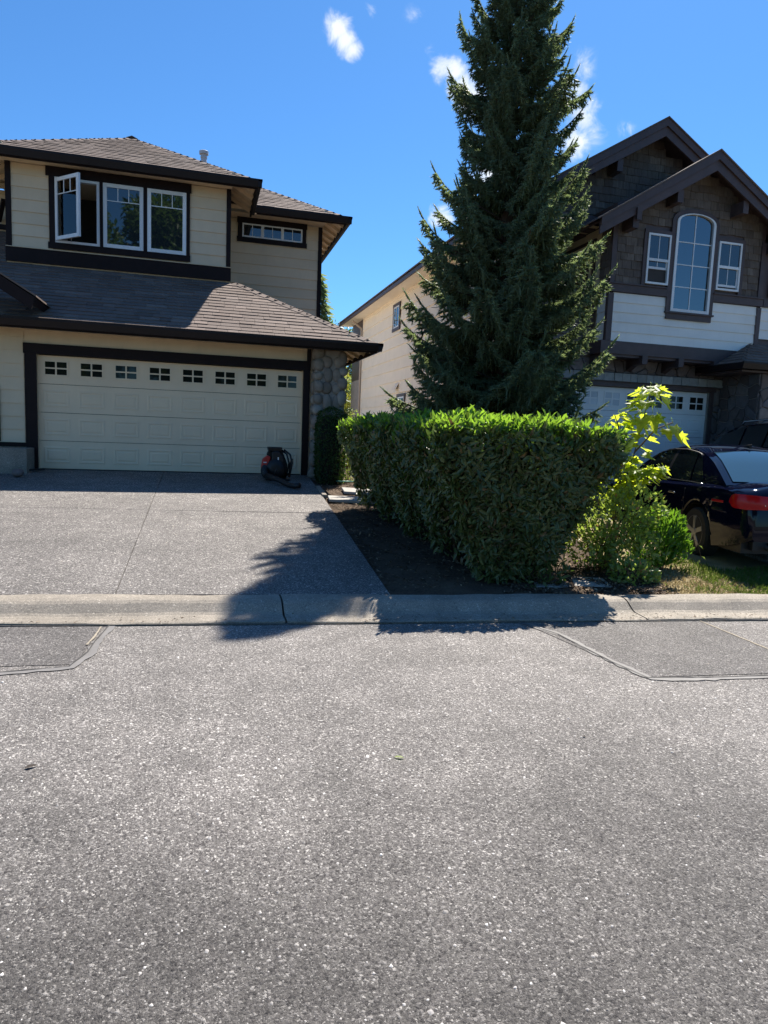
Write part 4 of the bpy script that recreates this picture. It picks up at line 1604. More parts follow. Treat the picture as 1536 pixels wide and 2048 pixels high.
dh_window(9.885, 10.495, 5.305, 6.435, .30)
dh_window(11.83, 12.485, 5.335, 6.455, .045)
for (u0, u1, zt) in ((9.80, 10.55, 6.52), (11.75, 12.58, 6.54)):
    MB().fbox(F2, u0, u1, .014, .050, zt - .085, zt).build('window_head', mauve, H2)
MB().fbox(F2, 9.79, 9.884, .012, .046, 5.26, 6.434).build('window_jamb', mauve, H2)
MB().fbox(F2, 12.487, 12.59, .012, .046, 5.26, 6.454).build('window_jamb', mauve, H2)
for (a, b) in ((10.50, 10.612), (11.69, 11.80)):
    MB().fbox(F2, a, b, .012, .054, 4.70, 6.80).build('window_jamb', mauve, H2)
# arched window
WU0, WU1, WZ0, WZS, WRISE = 10.615, 11.685, 4.735, 6.765, .22
uc = (WU0 + WU1) / 2


def arch(ins, steps=14, rise=None):
    """outline from lower left round the arch to lower right"""
    hw_ = (WU1 - WU0) / 2 - ins
    r = WRISE - ins * .3 if rise is None else rise
    pts = [(uc - hw_, WZ0 + max(0, ins)), (uc - hw_, WZS)]
    for i in range(1, steps):
        t = math.pi * i / steps
        pts.append((uc - hw_ * math.cos(t), WZS + r * math.sin(t) ** .9))
    pts += [(uc + hw_, WZS), (uc + hw_, WZ0 + max(0, ins))]
    return pts


def ring(F, outer, inner, n0, n1, name, m, parent, closed=False):
    O, U, N = F
    P = lambda u, n, z: O + U * u + N * n + Vector((0, 0, z))
    mb = MB()
    k = len(outer)
    rng_ = range(k if closed else k - 1)
    for i in rng_:
        j = (i + 1) % k
        a, b, c, d = outer[i], outer[j], inner[j], inner[i]
        mb.hexa([P(a[0], n0, a[1]), P(b[0], n0, b[1]), P(c[0], n0, c[1]), P(d[0], n0, d[1]),
                 P(a[0], n1, a[1]), P(b[0], n1, b[1]), P(c[0], n1, c[1]), P(d[0], n1, d[1])])
    return mb.build(name, m, parent)


outer_t = [p for p in arch(-.115, rise=WRISE + .10)][1:-1]
inner_t = [p for p in arch(-.003)][1:-1]
ring(F2, outer_t, inner_t, .012, .0525, 'arch_trim', mauve, H2)
w = ring(F2, arch(0), arch(.065), .004, .075, 'arched_window', M['vinyl'], H2, True)
ai = arch(.066)
O_, U_, N_ = F2
MB().prism([O_ + U_ * u + N_ * .012 + Vector((0, 0, z)) for u, z in ai], N_ * .006).build('pane', M['sky_glass'], w)
mb = MB()
z = WZ0 + .09
while z < WZS + WRISE * .55:
    half = .46 if z < WZS else .46 * math.sqrt(max(0, 1 - ((z - WZS) / WRISE) ** 2)) - .02
    mb.fbox(F2, uc - half, uc + half, .0035, .005, z, z + .024, .004)
    z += .03
mb.build('blind', M['blind'], w, kind='stuff')
MB().fbox(F2, uc - .011, uc + .011, .0185, .030, WZ0 + .066, WZS + WRISE - .03).build('glazing_bar', M['vinyl'], w)
for k in range(1, 4):
    zz = WZ0 + .066 + (WZS + .05 - WZ0 - .066) * k / 3.95
    MB().fbox(F2, WU0 + .066, uc - .0112, .0185, .028, zz - .011, zz + .011).build('glazing_bar', M['vinyl'], w)
    MB().fbox(F2, uc + .0112, WU1 - .066, .0185, .028, zz - .011, zz + .011).build('glazing_bar', M['vinyl'], w)
MB().fbox(F2, 10.48, 11.82, .010, .095, 4.69, 4.728).build('window_sill', mauve, H2)
MB().fbox(F2, 10.52, 11.78, .012, .058, 4.555, 4.688).build('sill_apron', mauve, H2)


# --- gables: barge boards in two layers, roofs behind
def gable(ax_, az_, yb, ywall, xl, xr_, sl, depth, w=.36, tip=True):
    zl, zr = az_ - sl * (ax_ - xl), az_ - sl * (xr_ - ax_)
    for (xe, ze, sg) in ((xl, zl, -1), (xr_, zr, 1)):
        A, E = Vector((ax_, yb, az_)), Vector((xe, yb, ze))
        MB().prism([A, E, E + Vector((-sg * .0, 0, -w * .9)), A + Vector((0, 0, -w * 1.1))], (0, .05, 0)).build('barge_board', mauve, H2)
        o = Vector((sg * .012 if False else 0, -.045, .02))
        MB().prism([A + o, E + o, E + o + Vector((0, 0, -w * .46)), A + o + Vector((0, 0, -w * .52))], (0, .043, 0)).build('barge_trim', mauve, H2)
        T = Vector((0, -.07, .055))
        MB().prism([A + T, E + T + Vector((sg * .10, 0, -.10 * sl)), E + T + Vector((sg * .10, 0, -.10 * sl - .032)), A + T - Vector((0, 0, .032))], (0, depth, 0)).build('roof', M['shingle'], H2)
        MB().prism([A + Vector((0, .052, -.02)), E + Vector((0, .052, -.02)), E + Vector((0, .052, -.07)), A + Vector((0, .052, -.07))], (0, ywall - yb + .3, 0)).build('soffit', M['mauve'], H2)
    for t in (.30, .68):
        for (xe, ze) in ((xl, zl), (xr_, zr)):
            x_, z_ = ax_ + (xe - ax_) * t, az_ + (ze - az_) * t - w * .95
            MB().box(x_ - .075, x_ + .075, yb + .06, ywall + .03, z_ - .30, z_ - .02).build('lookout_beam', mauve, H2)
            MB().box(x_ - .06, x_ + .06, yb - .05, yb - .002, z_ - .16, z_ + .10).build('beam_end', mauve, H2) if t > .5 else None


gable(AX2, AZ2, BG, B2, 8.36, 14.3, .615, 4.6)
A2X, A2Z = 10.70, 9.34
gable(A2X, A2Z, 14.95, 15.45, 6.9, 14.6, .60, 9, .34)
F3 = FRONT(15.45)
MB().prism([(7.2, 15.46, 6.6), (14.2, 15.46, 6.6), (14.2, 15.46, 6.95), (A2X, 15.46, 8.98), (7.2, 15.46, 6.9)], (0, 2, 0)).build('gable_wall', mauve, H2)
shakes(H2, F3, lambda u, z: z < 9.0 - .60 * abs(u - A2X), 7.3, 12.2, 6.95, 8.95, .175, M['shake'], [], 85)
MB().box(6.7, 9.0, 14.98, 15.30, 6.62, 6.92).build('balcony_beam', mauve, H2)
# balcony recess: cream side wall with its window, rail and balusters
FL = LEFT(9.05)
MB().box(9.05, 9.10, 14.6, 17, 4.0, 6.62).build('balcony_side_wall', M['cream_trim'], H2)
MB().box(6.62, 9.04, 16.95, 17.02, 4.0, 6.62).build('balcony_back_wall', M['cream_trim'], H2)
MB().box(6.62, 9.04, 14.9, 17, 6.64, 6.68).build('balcony_ceiling', M['cream_trim'], H2)
MB().fbox(FL, -16.5, -14.95, .004, .04, 4.6, 6.42).build('window_trim', mauve, H2)
window(H2, FL, -16.4, -15.05, 4.7, 6.32, M['dark_glass'], M['cream_trim'], .06, .042, .075, cols=2)
MB().box(6.66, 8.98, 14.66, 14.76, 5.03, 5.12).build('balcony_rail', mauve, H2)
MB().box(6.66, 8.98, 14.68, 14.74, 4.66, 4.72).build('balcony_rail', mauve, H2)
for i in range(18):
    x_ = 6.8 + i * .125
    MB().box(x_ - .02, x_ + .02, 14.69, 14.73, 4.722, 5.028).build('baluster', mauve, H2)
# --- left side wall seen down the gap: wide boards, two small windows, eave, downpipe, vent hood
FS2 = LEFT(X2)
MB().box(X2 + .001, X2 + .1, G2 + .03, 28.8, .4, 6.55).build('side_wall', M['wallbeige'], H2)
siding(H2, FS2, -28.8, -G2 - .05, .62, 6.45, .405, M['wallbeige'], jointed=False, lean=.035)
MB().fbox(FS2, -28.82, -28.70, .01, .035, .6, 6.45).build('corner_board', M['wallbeige'], H2)
MB().fbox(FS2, -G2 - .14, -G2 + .02, .012, .045, .6, 6.5).build('corner_board', mauve, H2)
for (ya, yb_, za, zb) in ((23.95, 23.05, 5.20, 6.15), (23.05, 22.05, 1.95, 2.98)):
    MB().fbox(FS2, -ya - .0, -yb_ + .0, .05, .075, zb - .10, zb).build('window_head', mauve, H2)
    MB().fbox(FS2, -ya - .03, -yb_ + .03, .05, .078, za, za + .11).build('window_sill', mauve, H2)
    for (p, q) in ((-ya + .01, -ya + .12), (-yb_ - .12, -yb_ - .01)):
        MB().fbox(FS2, p, q, .05, .070, za + .112, zb - .102).build('window_jamb', mauve, H2)
    window(H2, FS2, -ya + .122, -yb_ - .122, za + .112, zb - .102, M['dark_glass'], M['vinyl'], .05, .046, .066, cols=2, barw=.05)
MB().prism([(X2 - .62, 14.6, 6.35), (X2 - .62, 31.3, 6.35), (X2 - .62, 31.3, 6.47), (X2 - .62, 14.6, 6.47)], (.05, 0, 0)).build('fascia', mauve, H2)
MB().prism([(X2 - .66, 14.55, 6.475), (X2 - .66, 31.35, 6.475), (8.6, 31.35, 7.80), (8.6, 14.55, 7.80)], (0, 0, .04)).build('side_roof', M['shingle'], H2)
MB().prism([(X2 - .57, 14.62, 6.42), (X2 - .57, 31.3, 6.42), (X2 + .02, 31.3, 6.44), (X2 + .02, 14.62, 6.44)], (0, 0, -.03)).build('soffit', M['wallbeige'], H2)
MB().tube([(X2 - .05, 28.95, .6), (X2 - .05, 28.95, 6.0), (X2 - .45, 29.0, 6.3)], .055, 8).build('downpipe', M['downpipe'], H2)
MB().prism([(X2 - .02, 23.35, 3.38), (X2 - .02, 22.95, 3.38), (X2 - .17, 22.95, 3.14), (X2 - .17, 23.35, 3.14)], (0, 0, -.03)).build('vent_hood', M['wallbeige'], H2)
MB().lathe((6.9, 22.9, 6.4), [(.09, 0), (.09, .62), (.105, .62), (.105, .66), (.09, .66), (.09, .72), (.14, .72), (.145, .80), (.03, .83)], 16).build('vent_pipe', M['metal'], H2)

# --- entrance porch on the right: hip roof on dark stone
PE, PZ = 13.20, 3.56
roof_slab(H2, [(12.0, PE, PZ), (18, PE, PZ), (18, 15.2, PZ + 1.16), (13.65, 15.2, PZ + 1.16), (13.05, 14.25, PZ + .61)], .08, M['mauve'], 'porch_roof')
shingle_plane(H2, Vector((0, PE, PZ)), Vector((1, 0, 0)), Vector((0, 1, .58)).normalized(), Vector((0, -.58, 1)).normalized(), [(12.0, 0), (17.9, 0), (17.9, 2.3), (14.0, 2.3)], .172, .33, M['shingle'], 0, 'porch_shingle')
shingle_plane(H2, Vector((12.0, 0, PZ)), Vector((0, -1, 0)), Vector((1, 0, .58)).normalized(), Vector((-.58, 0, 1)).normalized(), [(-15.0, 0), (-PE, 0), (-14.7, 1.73), (-15.0, 1.73)], .172, .33, M['shingle'], 0, 'porch_shingle')
MB().prism([(11.9, PE - .01, PZ - .01), (11.9, PE - .11, PZ + .01), (11.9, PE - .11, PZ - .03), (11.9, PE - .08, PZ - .15), (11.9, PE - .01, PZ - .15)], (6.1, 0, 0)).build('gutter', M['gutter'], H2)
MB().box(11.92, 12.0, PE - .0, 14.7, PZ - .15, PZ - .01).build('gutter', M['gutter'], H2)
MB().box(12.05, 17.5, PE + .1, 14.7, PZ - .20, PZ - .16).build('porch_ceiling', mauve, H2)
MB().box(12.75, 13.55, 13.45, 14.7, .4, 3.36).build('porch_pier', M['mortar'], H2)
flagstones(H2, FRONT(13.45), 12.75, 13.55, .4, 3.36, .3, M['flag'])
flagstones(H2, LEFT(12.75), -14.7, -13.45, .4, 3.36, .3, M['flag'])
MB().box(15.5, 16.3, 13.45, 14.2, .4, 3.36).build('porch_pier', M['mortar'], H2)
flagstones(H2, FRONT(13.45), 15.5, 16.3, .4, 3.36, .3, M['flag'])
MB().fbox(FRONT(14.79), 13.9, 15.1, .0, .05, .65, 2.95).build('entry_door', M['mauve'], H2)
siding(H2, FRONT(14.2), 13.22, 16.5, 4.3, 5.05, .222, M['grey_side'], jointed=False)
MB().box(13.25, 17.5, 14.22, 17, 3.9, 6.6).build('upper_wall', M['mauve'], H2)
MB().fbox(FRONT(14.2), 13.26, 16.5, .010, .056, 5.055, 5.225).build('band_board', mauve, H2)
window(H2, FRONT(14.2), 13.42, 14.6, 5.3, 6.35, M['dark_glass'], M['vinyl'], .05, .02, .06, cols=2)
# ================================================================== laurel hedge
HG = wthing('hedge', (3.0, 8.3, .25), 'clipped laurel hedge wider at the top than at its foot, between the two driveways', 'hedge')


def hz(y):
    return yard_z(2.8, y)


def hedge_top(x, y):
    return 1.74 + .03 * (y - 6.2) / 4 + .02 * math.sin(x * 3.1 + y * 1.7) + .018 * math.sin(y * 4.3 + x * 2.2)


def hedge_sides(t, y):
    """left and right edge of the hedge at relative height t (0 foot, 1 top)"""
    k = min(1., t / .80)
    k = k ** .85
    l = 2.90 + (2.19 - 2.90) * k
    r = 3.38 + (4.26 - 3.38) * min(1., t / .86) ** .9
    fr = (y - 6.2) / 4.2
    l += fr * (-.10) * k - .14 * (1 - k) * fr * 2
    r += fr * (.10)
    return l, r


def hedge_front(t):
    return 6.24 - .13 * min(1, t / .7) + .04 * max(0, t - .8)


HB = 10.55
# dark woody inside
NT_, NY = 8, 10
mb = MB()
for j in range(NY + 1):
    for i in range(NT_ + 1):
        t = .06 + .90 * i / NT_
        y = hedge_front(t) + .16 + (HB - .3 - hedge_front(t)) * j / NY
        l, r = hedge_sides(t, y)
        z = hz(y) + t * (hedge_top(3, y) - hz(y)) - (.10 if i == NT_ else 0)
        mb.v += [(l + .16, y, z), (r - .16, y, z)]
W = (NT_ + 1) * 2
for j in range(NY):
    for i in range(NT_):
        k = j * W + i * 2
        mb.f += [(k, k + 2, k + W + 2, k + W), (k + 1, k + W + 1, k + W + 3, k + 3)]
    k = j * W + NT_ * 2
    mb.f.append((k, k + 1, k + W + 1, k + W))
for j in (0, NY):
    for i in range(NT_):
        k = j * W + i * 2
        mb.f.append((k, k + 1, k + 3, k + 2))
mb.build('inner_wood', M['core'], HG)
# stems at the foot
mb = MB()
for i in range(26):
    y = rnd.uniform(6.4, 10.3)
    x = rnd.uniform(2.75, 3.45)
    mb.tube([(x, y, hz(y) - .05), (x + rnd.uniform(-.1, .1), y + rnd.uniform(-.1, .1), hz(y) + .35), (x + rnd.uniform(-.35, .4), y + rnd.uniform(-.2, .1), hz(y) + .8)], [.022, .016, .009], 5)
mb.build('stem', M['twig'], HG)

# cut twig ends standing out of the clipped faces
mb = MB()
for i in range(420):
    t = rnd.uniform(.12, .95)
    y = rnd.choice((rnd.uniform(6.3, 10.3), hedge_front(t)))
    l, r = hedge_sides(t, y)
    front = y == hedge_front(t)
    x = rnd.uniform(l + .1, r - .1) if front else l
    z = hz(y) + t * (hedge_top(x, y) - hz(y))
    a = Vector((x, y, z))
    o_ = Vector((0, 1, 0)) if front else Vector((1, 0, 0))
    mb.tube([a + o_ * .16 + Vector((0, 0, -.06)), a - o_ * rnd.uniform(-.02, .05) + Vector((rnd.uniform(-.05, .05), rnd.uniform(-.05, .05), rnd.uniform(0, .06)))], [.004, .0028], 4)
mb.build('cut_twigs', M['twig'], HG, kind='stuff')
pos, nor = [], []


def hsamp(n, kind):
    for _ in range(n):
        if kind == 'top':
            y = rng.uniform(hedge_front(1) - .02, HB)
            l, r = hedge_sides(1, y)
            x = rng.uniform(l, r)
            z = hedge_top(x, y)
            edge = min(x - l, r - x, y - hedge_front(1), .30) / .30
            z -= .10 * (1 - max(0, edge)) ** 2
            p, nn = (x, y, z), (0, 0, 1)
        else:
            t = rng.beta(1.25, 1.0) * .98 + .02
            if kind == 'front':
                y = hedge_front(t)
                l, r = hedge_sides(t, y)
                x = rng.uniform(l, r)
                nn = (0, -1, -.1)
                c = min(x - l, r - x, .35) / .35
                y += .16 * (1 - c) ** 2
            elif kind == 'back':
                y = HB
                l, r = hedge_sides(t, y)
                x = rng.uniform(l, r)
                nn = (0, 1, 0)
            else:
                y = rng.uniform(hedge_front(t), HB)
                l, r = hedge_sides(t, y)
                x = l if kind == 'left' else r
                nn = (-1, 0, -.25) if kind == 'left' else (1, 0, -.25)
            z = hz(y) + t * (hedge_top(x, y) - hz(y))
            p = (x, y, z)
        pos.append(p)
        nor.append(nn)


hsamp(7400, 'top')
hsamp(8200, 'front')
hsamp(9600, 'left')
hsamp(4600, 'right')
hsamp(900, 'back')
pos, nor = np.array(pos), np.array(nor, float)
nor /= np.linalg.norm(nor, axis=1, keepdims=True)
n = len(pos)
lump = .085 * np.sin(pos[:, 0] * 7 + pos[:, 2] * 5) * np.sin(pos[:, 1] * 6 + pos[:, 2] * 4)
pos = pos + nor * (lump - rng.exponential(.06, n))[:, None]
tang = unit(n)
tang -= nor * (tang * nor).sum(1, keepdims=True)
tang /= np.linalg.norm(tang, axis=1, keepdims=True)
istop = nor[:, 2] > .7
dirs = nor * rng.uniform(.15, .9, (n, 1)) + tang + np.array([0, 0, .45])
dirs[istop] = tang[istop] * rng.uniform(.4, 1.0, (istop.sum(), 1)) + np.array([0, 0, 1.0])
ups = nor + .8 * unit(n) + np.array([0, 0, .3])
L_ = rng.uniform(.055, .125, n)
L_[istop] *= 1.08
Wd = L_ * rng.uniform(.30, .40, n)
# largest in the picture: nearest leaves
score = L_ / np.linalg.norm(pos - np.array([0, 0, 1.6]), axis=1)
vis = ((nor[:, 1] < -.5) | istop) & (pos[:, 1] < 6.7)
order = np.argsort(-(score * vis))
own, rest = order[:290], order[290:]
for i in own:
    leaves('leaf', M['laurel_backlit' if pos[i, 2] > 1.665 else 'laurel'], pos[i:i + 1], dirs[i:i + 1], ups[i:i + 1], L_[i:i + 1], Wd[i:i + 1], HG, 'long')
backlit = (istop | (pos[:, 2] > 1.665)) & (rng.random(n) < .8)  # leaves along the top take the colour with the backlight painted in
for nm, sel in (('foliage', rest[~backlit[rest]]), ('backlit_top_leaves', rest[backlit[rest]])):
    leaves(nm, M['laurel_backlit' if nm == 'backlit_top_leaves' else 'laurel'], pos[sel], dirs[sel], ups[sel], L_[sel], Wd[sel], HG, 'long', kind='stuff')

# ================================================================== spruce
SX, SY = 5.40, 12.05
SP = wthing('spruce_tree', (SX, SY, .5), 'tall dark spruce rising out of the picture behind the hedge', 'tree')
mb = MB()
mb.tube([(SX, SY, .3), (SX + .02, SY, 3), (SX - .02, SY, 7), (SX, SY, 10.2), (SX, SY, 12.0)], [.17, .14, .10, .05, .012], 9)
mb.build('trunk', M['bark'], SP)


def shoot_arrays(P, D, Ln, thick=.034, nn=12):
    """needle-covered shoots: a slim three-sided core plus rows of needles"""
    n = len(P)
    d, s, u = frames(D, np.tile([0.05, .02, 1.], (n, 1)) + .3 * unit(n))
    V, Fc = [], []
    base = 0
    for k in range(3):
        pass
    # core
    a3 = np.array([0, 2.094, 4.189])
    core = []
    for h, r in ((0, .5), (.55, .62), (1.0, .12)):
        for a in a3:
            core.append(P + d * (Ln * h)[:, None] + (s * math.cos(a) + u * math.sin(a)) * (thick * r * .62))
    core = np.stack(core, 1)                  # n,9,3
    cf = []
    for q in (0, 3):
        for i in range(3):
            j = (i + 1) % 3
            cf += [(q + i, q + j, q + 3 + j), (q + i, q + 3 + j, q + 3 + i)]
    cf = np.array(cf)
    V.append(core.reshape(-1, 3))
    Fc.append((cf[None] + (np.arange(n) * 9)[:, None, None]).reshape(-1))
    base = n * 9
    for i in range(nn):
        h = (i + .5) / nn
        a = i * 2.4 + rng.uniform(0, .8, n)
        out = s * np.cos(a)[:, None] + u * np.sin(a)[:, None]
        b0 = P + d * (Ln * h)[:, None]
        tip = b0 + d * (thick * .85) + out * (thick * rng.uniform(.8, 1.25, n))[:, None]
        wv = np.cross(out, d) * (thick * .20)
        tri = np.stack([b0 - wv, b0 + wv, tip], 1)
        V.append(tri.reshape(-1, 3))
        Fc.append(np.arange(n * 3) + base)
        base += n * 3
    return np.concatenate(V), np.concatenate(Fc)


def branch_mesh(seed, L=1.0, droop=.10, lift=.18, m=None):
    """one spruce bough along +X of unit length: spine, side twigs, hanging shoots"""
    r = np.random.default_rng(seed)
    P, D, Ln = [], [], []
    spine = lambda t: np.array([t, .05 * math.sin(t * 4 + seed), -droop * 1.5 * math.sin(t * 2.4) + lift * 1.3 * t ** 2.4])

    def add(p, d, l):
        P.append(p)
        D.append(d)
        Ln.append(l)
    nt = 21
    for i in range(nt + 1):
        t = .10 + .90 * i / nt
        p = spine(t)
        tg = spine(min(1, t + .02)) - spine(t - .02)
        tg /= np.linalg.norm(tg)
        add(p - tg * .03, tg, .075)
        if i == nt:
            add(p, tg + np.array([0, 0, .2]), .12)
            continue
        side = (.27 * (1 - t) ** .9 + .07) * (1 if t > .22 else .6)
        for sg in (-1, 1):
            sd = np.array([tg[0] * r.uniform(.5, 1.1), sg * 1.0, .02 + r.uniform(-.30, .12)])
            sd /= np.linalg.norm(sd)
            ln = side * r.uniform(.75, 1.15)
            q = max(1, int(ln / .046))
            for k in range(q):
                f = (k + .4) / q
                pp = p + sd * (ln * f) + np.array([0, 0, -.45 * (ln * f) ** 1.3])
                add(pp - sd * .025, sd + np.array([0, 0, -.10]), .068)
                if k > 0 or q == 1:
                    for s2 in (-1, 1):
                        d2 = np.array([sd[0] + .5 * s2 * -sd[1], sd[1] + .5 * s2 * sd[0], -.35 + r.uniform(-.35, .25)])
                        add(pp, d2 / np.linalg.norm(d2), r.uniform(.045, .085))
                if r.random() < .6:
                    add(pp, np.array([.3 * r.normal(), .3 * r.normal(), -1.]), r.uniform(.05, .13))
    P, D, Ln = np.array(P), np.array(D), np.array(Ln)
    v, f = shoot_arrays(P, D, Ln, .029, 10)
    me = fast_mesh('branch', v, f, 3, m or M['spruce'])
    return me


PROTO = [branch_mesh(11 + i, droop=d_, lift=l_) for i, (d_, l_) in enumerate([(.10, .16), (.13, .14), (.08, .24), (.15, .20), (.11, .10), (.06, .30)])]


def prof(z):
    return float(np.interp(z, [.3, 1.2, 2.4, 5.0, 7.5, 9.6, 10.8, 11.6, 12.1], [1.8, 2.15, 2.1, 1.80, 1.36, .92, .60, .28, .05]))


cnt = 0
z = .75
ga = 0.
while z < 11.9:
    rr = prof(z)
    k = 7 if z < 3.2 else (6 if rr > .9 else 5)
    for i in range(k):
        if cnt >= 298:
            break
        ga += 2 * math.pi / k + rnd.uniform(-.22, .22)
        l = rr * rnd.choice((rnd.uniform(.62, .88), rnd.uniform(.78, 1.0), rnd.uniform(.92, 1.10)))
        pit = float(np.interp(z, [0, 2.5, 6, 9.5, 12.4], [.10, .0, -.18, -.42, -.9])) + rnd.uniform(-.14, .12)
        o = bpy.data.objects.new('branch', rnd.choice(PROTO))
        sc = l / 1.06
        wide = float(np.interp(l, [.2, .8, 1.3, 2.2], [2.4, 1.35, 1.05, .92]))
        mat = Matrix.Translation((SX, SY, z + rnd.uniform(-.1, .1))) @ Matrix.Rotation(ga, 4, 'Z') @ Matrix.Rotation(pit, 4, 'Y') @ Matrix.Rotation(rnd.uniform(-.25, .25), 4, 'X') @ Matrix.Diagonal((sc, sc * wide, sc * max(1, wide * .9), 1))
        put(o, SP)
        o.matrix_parent_inverse = PINV[SP.name]
        o.matrix_basis = mat
        cnt += 1
    ga += 1.1
    z += float(np.interp(z, [0, 6, 14], [.25, .27, .30]))
# inner shade: thin dead twigs round the trunk
mb = MB()
for i in range(260):
    z = rnd.uniform(.8, 11.2)
    a = rnd.uniform(0, 6.28)
    l = prof(z) * rnd.uniform(.4, .8)
    mb.tube([(SX, SY, z), (SX + l * math.cos(a), SY + l * math.sin(a), z + rnd.uniform(-.1, .12))], [.014, .005], 4, cap=False)
mb.build('inner_twigs', M['bark'], SP, kind='stuff')
# ================================================================== small clipped shrub at the stone pier
BS = wthing('shrub', (2.42, 13.2, .6), 'narrow clipped green shrub standing against the stone pier', 'shrub')
n = 5200
h = rng.random(n)
a = rng.uniform(0, 6.28, n)
rr = np.interp(h, [0, .12, .7, .93, 1], [.24, .30, .33, .28, .05])
sq = 1 / np.maximum(np.abs(np.cos(a)), np.abs(np.sin(a))) ** .6
p = np.stack([2.42 + rr * sq * np.cos(a) * .92 + .02 * h, 13.16 + rr * sq * np.sin(a), .56 + h * 1.50], 1)
nn = np.stack([np.cos(a), np.sin(a), .25 + 0 * a], 1)
p -= nn * rng.exponential(.03, n)[:, None]
leaves('foliage', M['boxleaf'], p, nn * .6 + unit(n) + [0, 0, .5], nn + .6 * unit(n), rng.uniform(.035, .06, n), rng.uniform(.018, .026, n), BS, kind='stuff')
MB().lathe((2.42, 13.16, .55), [(.16, 0), (.20, .2), (.22, 1.0), (.14, 1.35)], 10).build('inner_wood', M['core'], BS)
# pale creeper beside it, in the sun
CR = wthing('climbing_plant', (2.86, 13.35, .62), 'pale small-leaved climber in the sun, between the pier shrub and the hedge', 'plant')
n = 900
h = rng.random(n)
p = np.stack([2.83 + .07 * rng.normal(size=n) + .04 * np.sin(h * 9), 13.4 + .10 * rng.normal(size=n), .60 + h * 1.45], 1)
leaves('foliage', M['shrubleaf'], p, unit(n) + [0, 0, .3], unit(n), rng.uniform(.035, .06, n), rng.uniform(.02, .032, n), CR, kind='stuff')
mb = MB()
for i in range(4):
    x = 2.80 + .03 * i
    mb.tube([(x, 13.4, .55), (x + .03, 13.42, 1.2), (x - .02, 13.4, 1.95)], [.008, .006, .003], 5)
mb.build('stem', M['twig'], CR)

# ================================================================== maple sapling
MP = wthing('maple_sapling', (4.72, 7.02, .2), 'maple sapling with big bright yellow-green leaves, rising beside the hedge', 'sapling')
stems = [[(4.55, 7.05, .1), (4.75, 6.95, .8), (4.88, 6.92, 1.5), (4.98, 6.9, 2.05), (5.02, 6.9, 2.24)],
         [(4.75, 6.95, .8), (4.70, 6.9, 1.3), (4.62, 6.9, 1.8), (4.55, 6.88, 1.92)],
         [(4.88, 6.92, 1.5), (5.10, 6.86, 1.78), (5.30, 6.84, 1.86)],
         [(4.80, 6.95, 1.0), (5.0, 6.85, 1.25), (5.05, 6.8, 1.3)]]
mb = MB()
for s in stems:
    mb.tube(s, [.011 - .002 * i for i in range(len(s))], 6)
mb.build('stem', M['twig'], MP)
LOBE = [(0, .0), (-.10, .06), (-.42, -.05), (-.36, .10), (-.58, .22), (-.40, .30), (-.46, .52), (-.24, .46), (-.17, .60), (-.12, .82), (0, 1.05),
        (.12, .82), (.17, .60), (.24, .46), (.46, .52), (.40, .30), (.58, .22), (.36, .10), (.42, -.05), (.10, .06)]


def maple_leaf(pos, az, droop, size, m, parent, roll=0.):
    """lobed hand-shaped leaf hanging from its stalk"""
    d = Vector((math.cos(az) * math.cos(droop), math.sin(az) * math.cos(droop), -math.sin(droop)))
    s = Vector((-math.sin(az), math.cos(az), 0))
    s = Matrix.Rotation(roll, 3, d) @ s
    u = s.cross(d)
    c = Vector(pos)
    P = [c + d * (.32 * size) - u * .03 * size]
    for (a, b) in LOBE:
        P.append(c + s * (a * size) + d * (b * size) + u * (size * (.10 - .35 * a * a - .12 * b * b) + rnd.uniform(-.02, .02) * size))
    k = len(LOBE)
    mb = MB().add(P, [(0, 1 + i, 1 + (i + 1) % k) for i in range(k)])
    mb.tube([c, c - d * size * .3 + Vector((0, 0, .06 * size))], .0022, 4)
    return mb.build('leaf', m, parent, smooth=True, fix=False)


big = [((5.00, 6.86, 2.28), -1.6, .5, 0.17), ((4.93, 6.82, 2.24), -2.6, .5, 0.17), ((5.08, 6.84, 2.27), -.4, .5, 0.17),
       ((5.15, 6.82, 2.16), -1.2, 1.1, 0.20), ((4.90, 6.80, 2.10), -2.2, .7, 0.19), ((4.98, 6.78, 1.95), -1.7, 1.15, 0.25), ((4.86, 6.80, 1.92), -2.4, 1.0, 0.25),
       ((5.08, 6.80, 1.96), -.9, 1.0, 0.23), ((4.93, 6.85, 1.86), -1.3, 1.2, 0.19), ((5.30, 6.82, 1.84), -1.0, 1.1, 0.25), ((5.40, 6.82, 1.76), -.4, 1.0, 0.23), ((5.24, 6.84, 1.80), -1.8, 1.0, 0.19)]
for p, az, dr, sz in big:
    maple_leaf(p, az, dr, sz, M['maple'], MP, rnd.uniform(-.3, .3))
for i in range(190):
    t = rnd.random()
    s = rnd.choice(stems[:2] + stems[3:]) if t < .8 else stems[0]
    j = rnd.randrange(0, len(s) - 1)
    f = rnd.random()
    p = Vector(s[j]).lerp(Vector(s[j + 1]), f)
    if p.z < .85:
        p.z = .85 + rnd.random() * .6
    az = rnd.uniform(0, 6.28)
    q = p + Vector((math.cos(az) * rnd.uniform(.05, .2), math.sin(az) * rnd.uniform(.05, .16), rnd.uniform(-.05, .08)))
    maple_leaf(q, az + rnd.uniform(-.6, .6), rnd.uniform(.1, .9), rnd.uniform(.10, .17), M['maple'], MP, rnd.uniform(-.5, .5))

# ================================================================== mixed shrubs right of the hedge


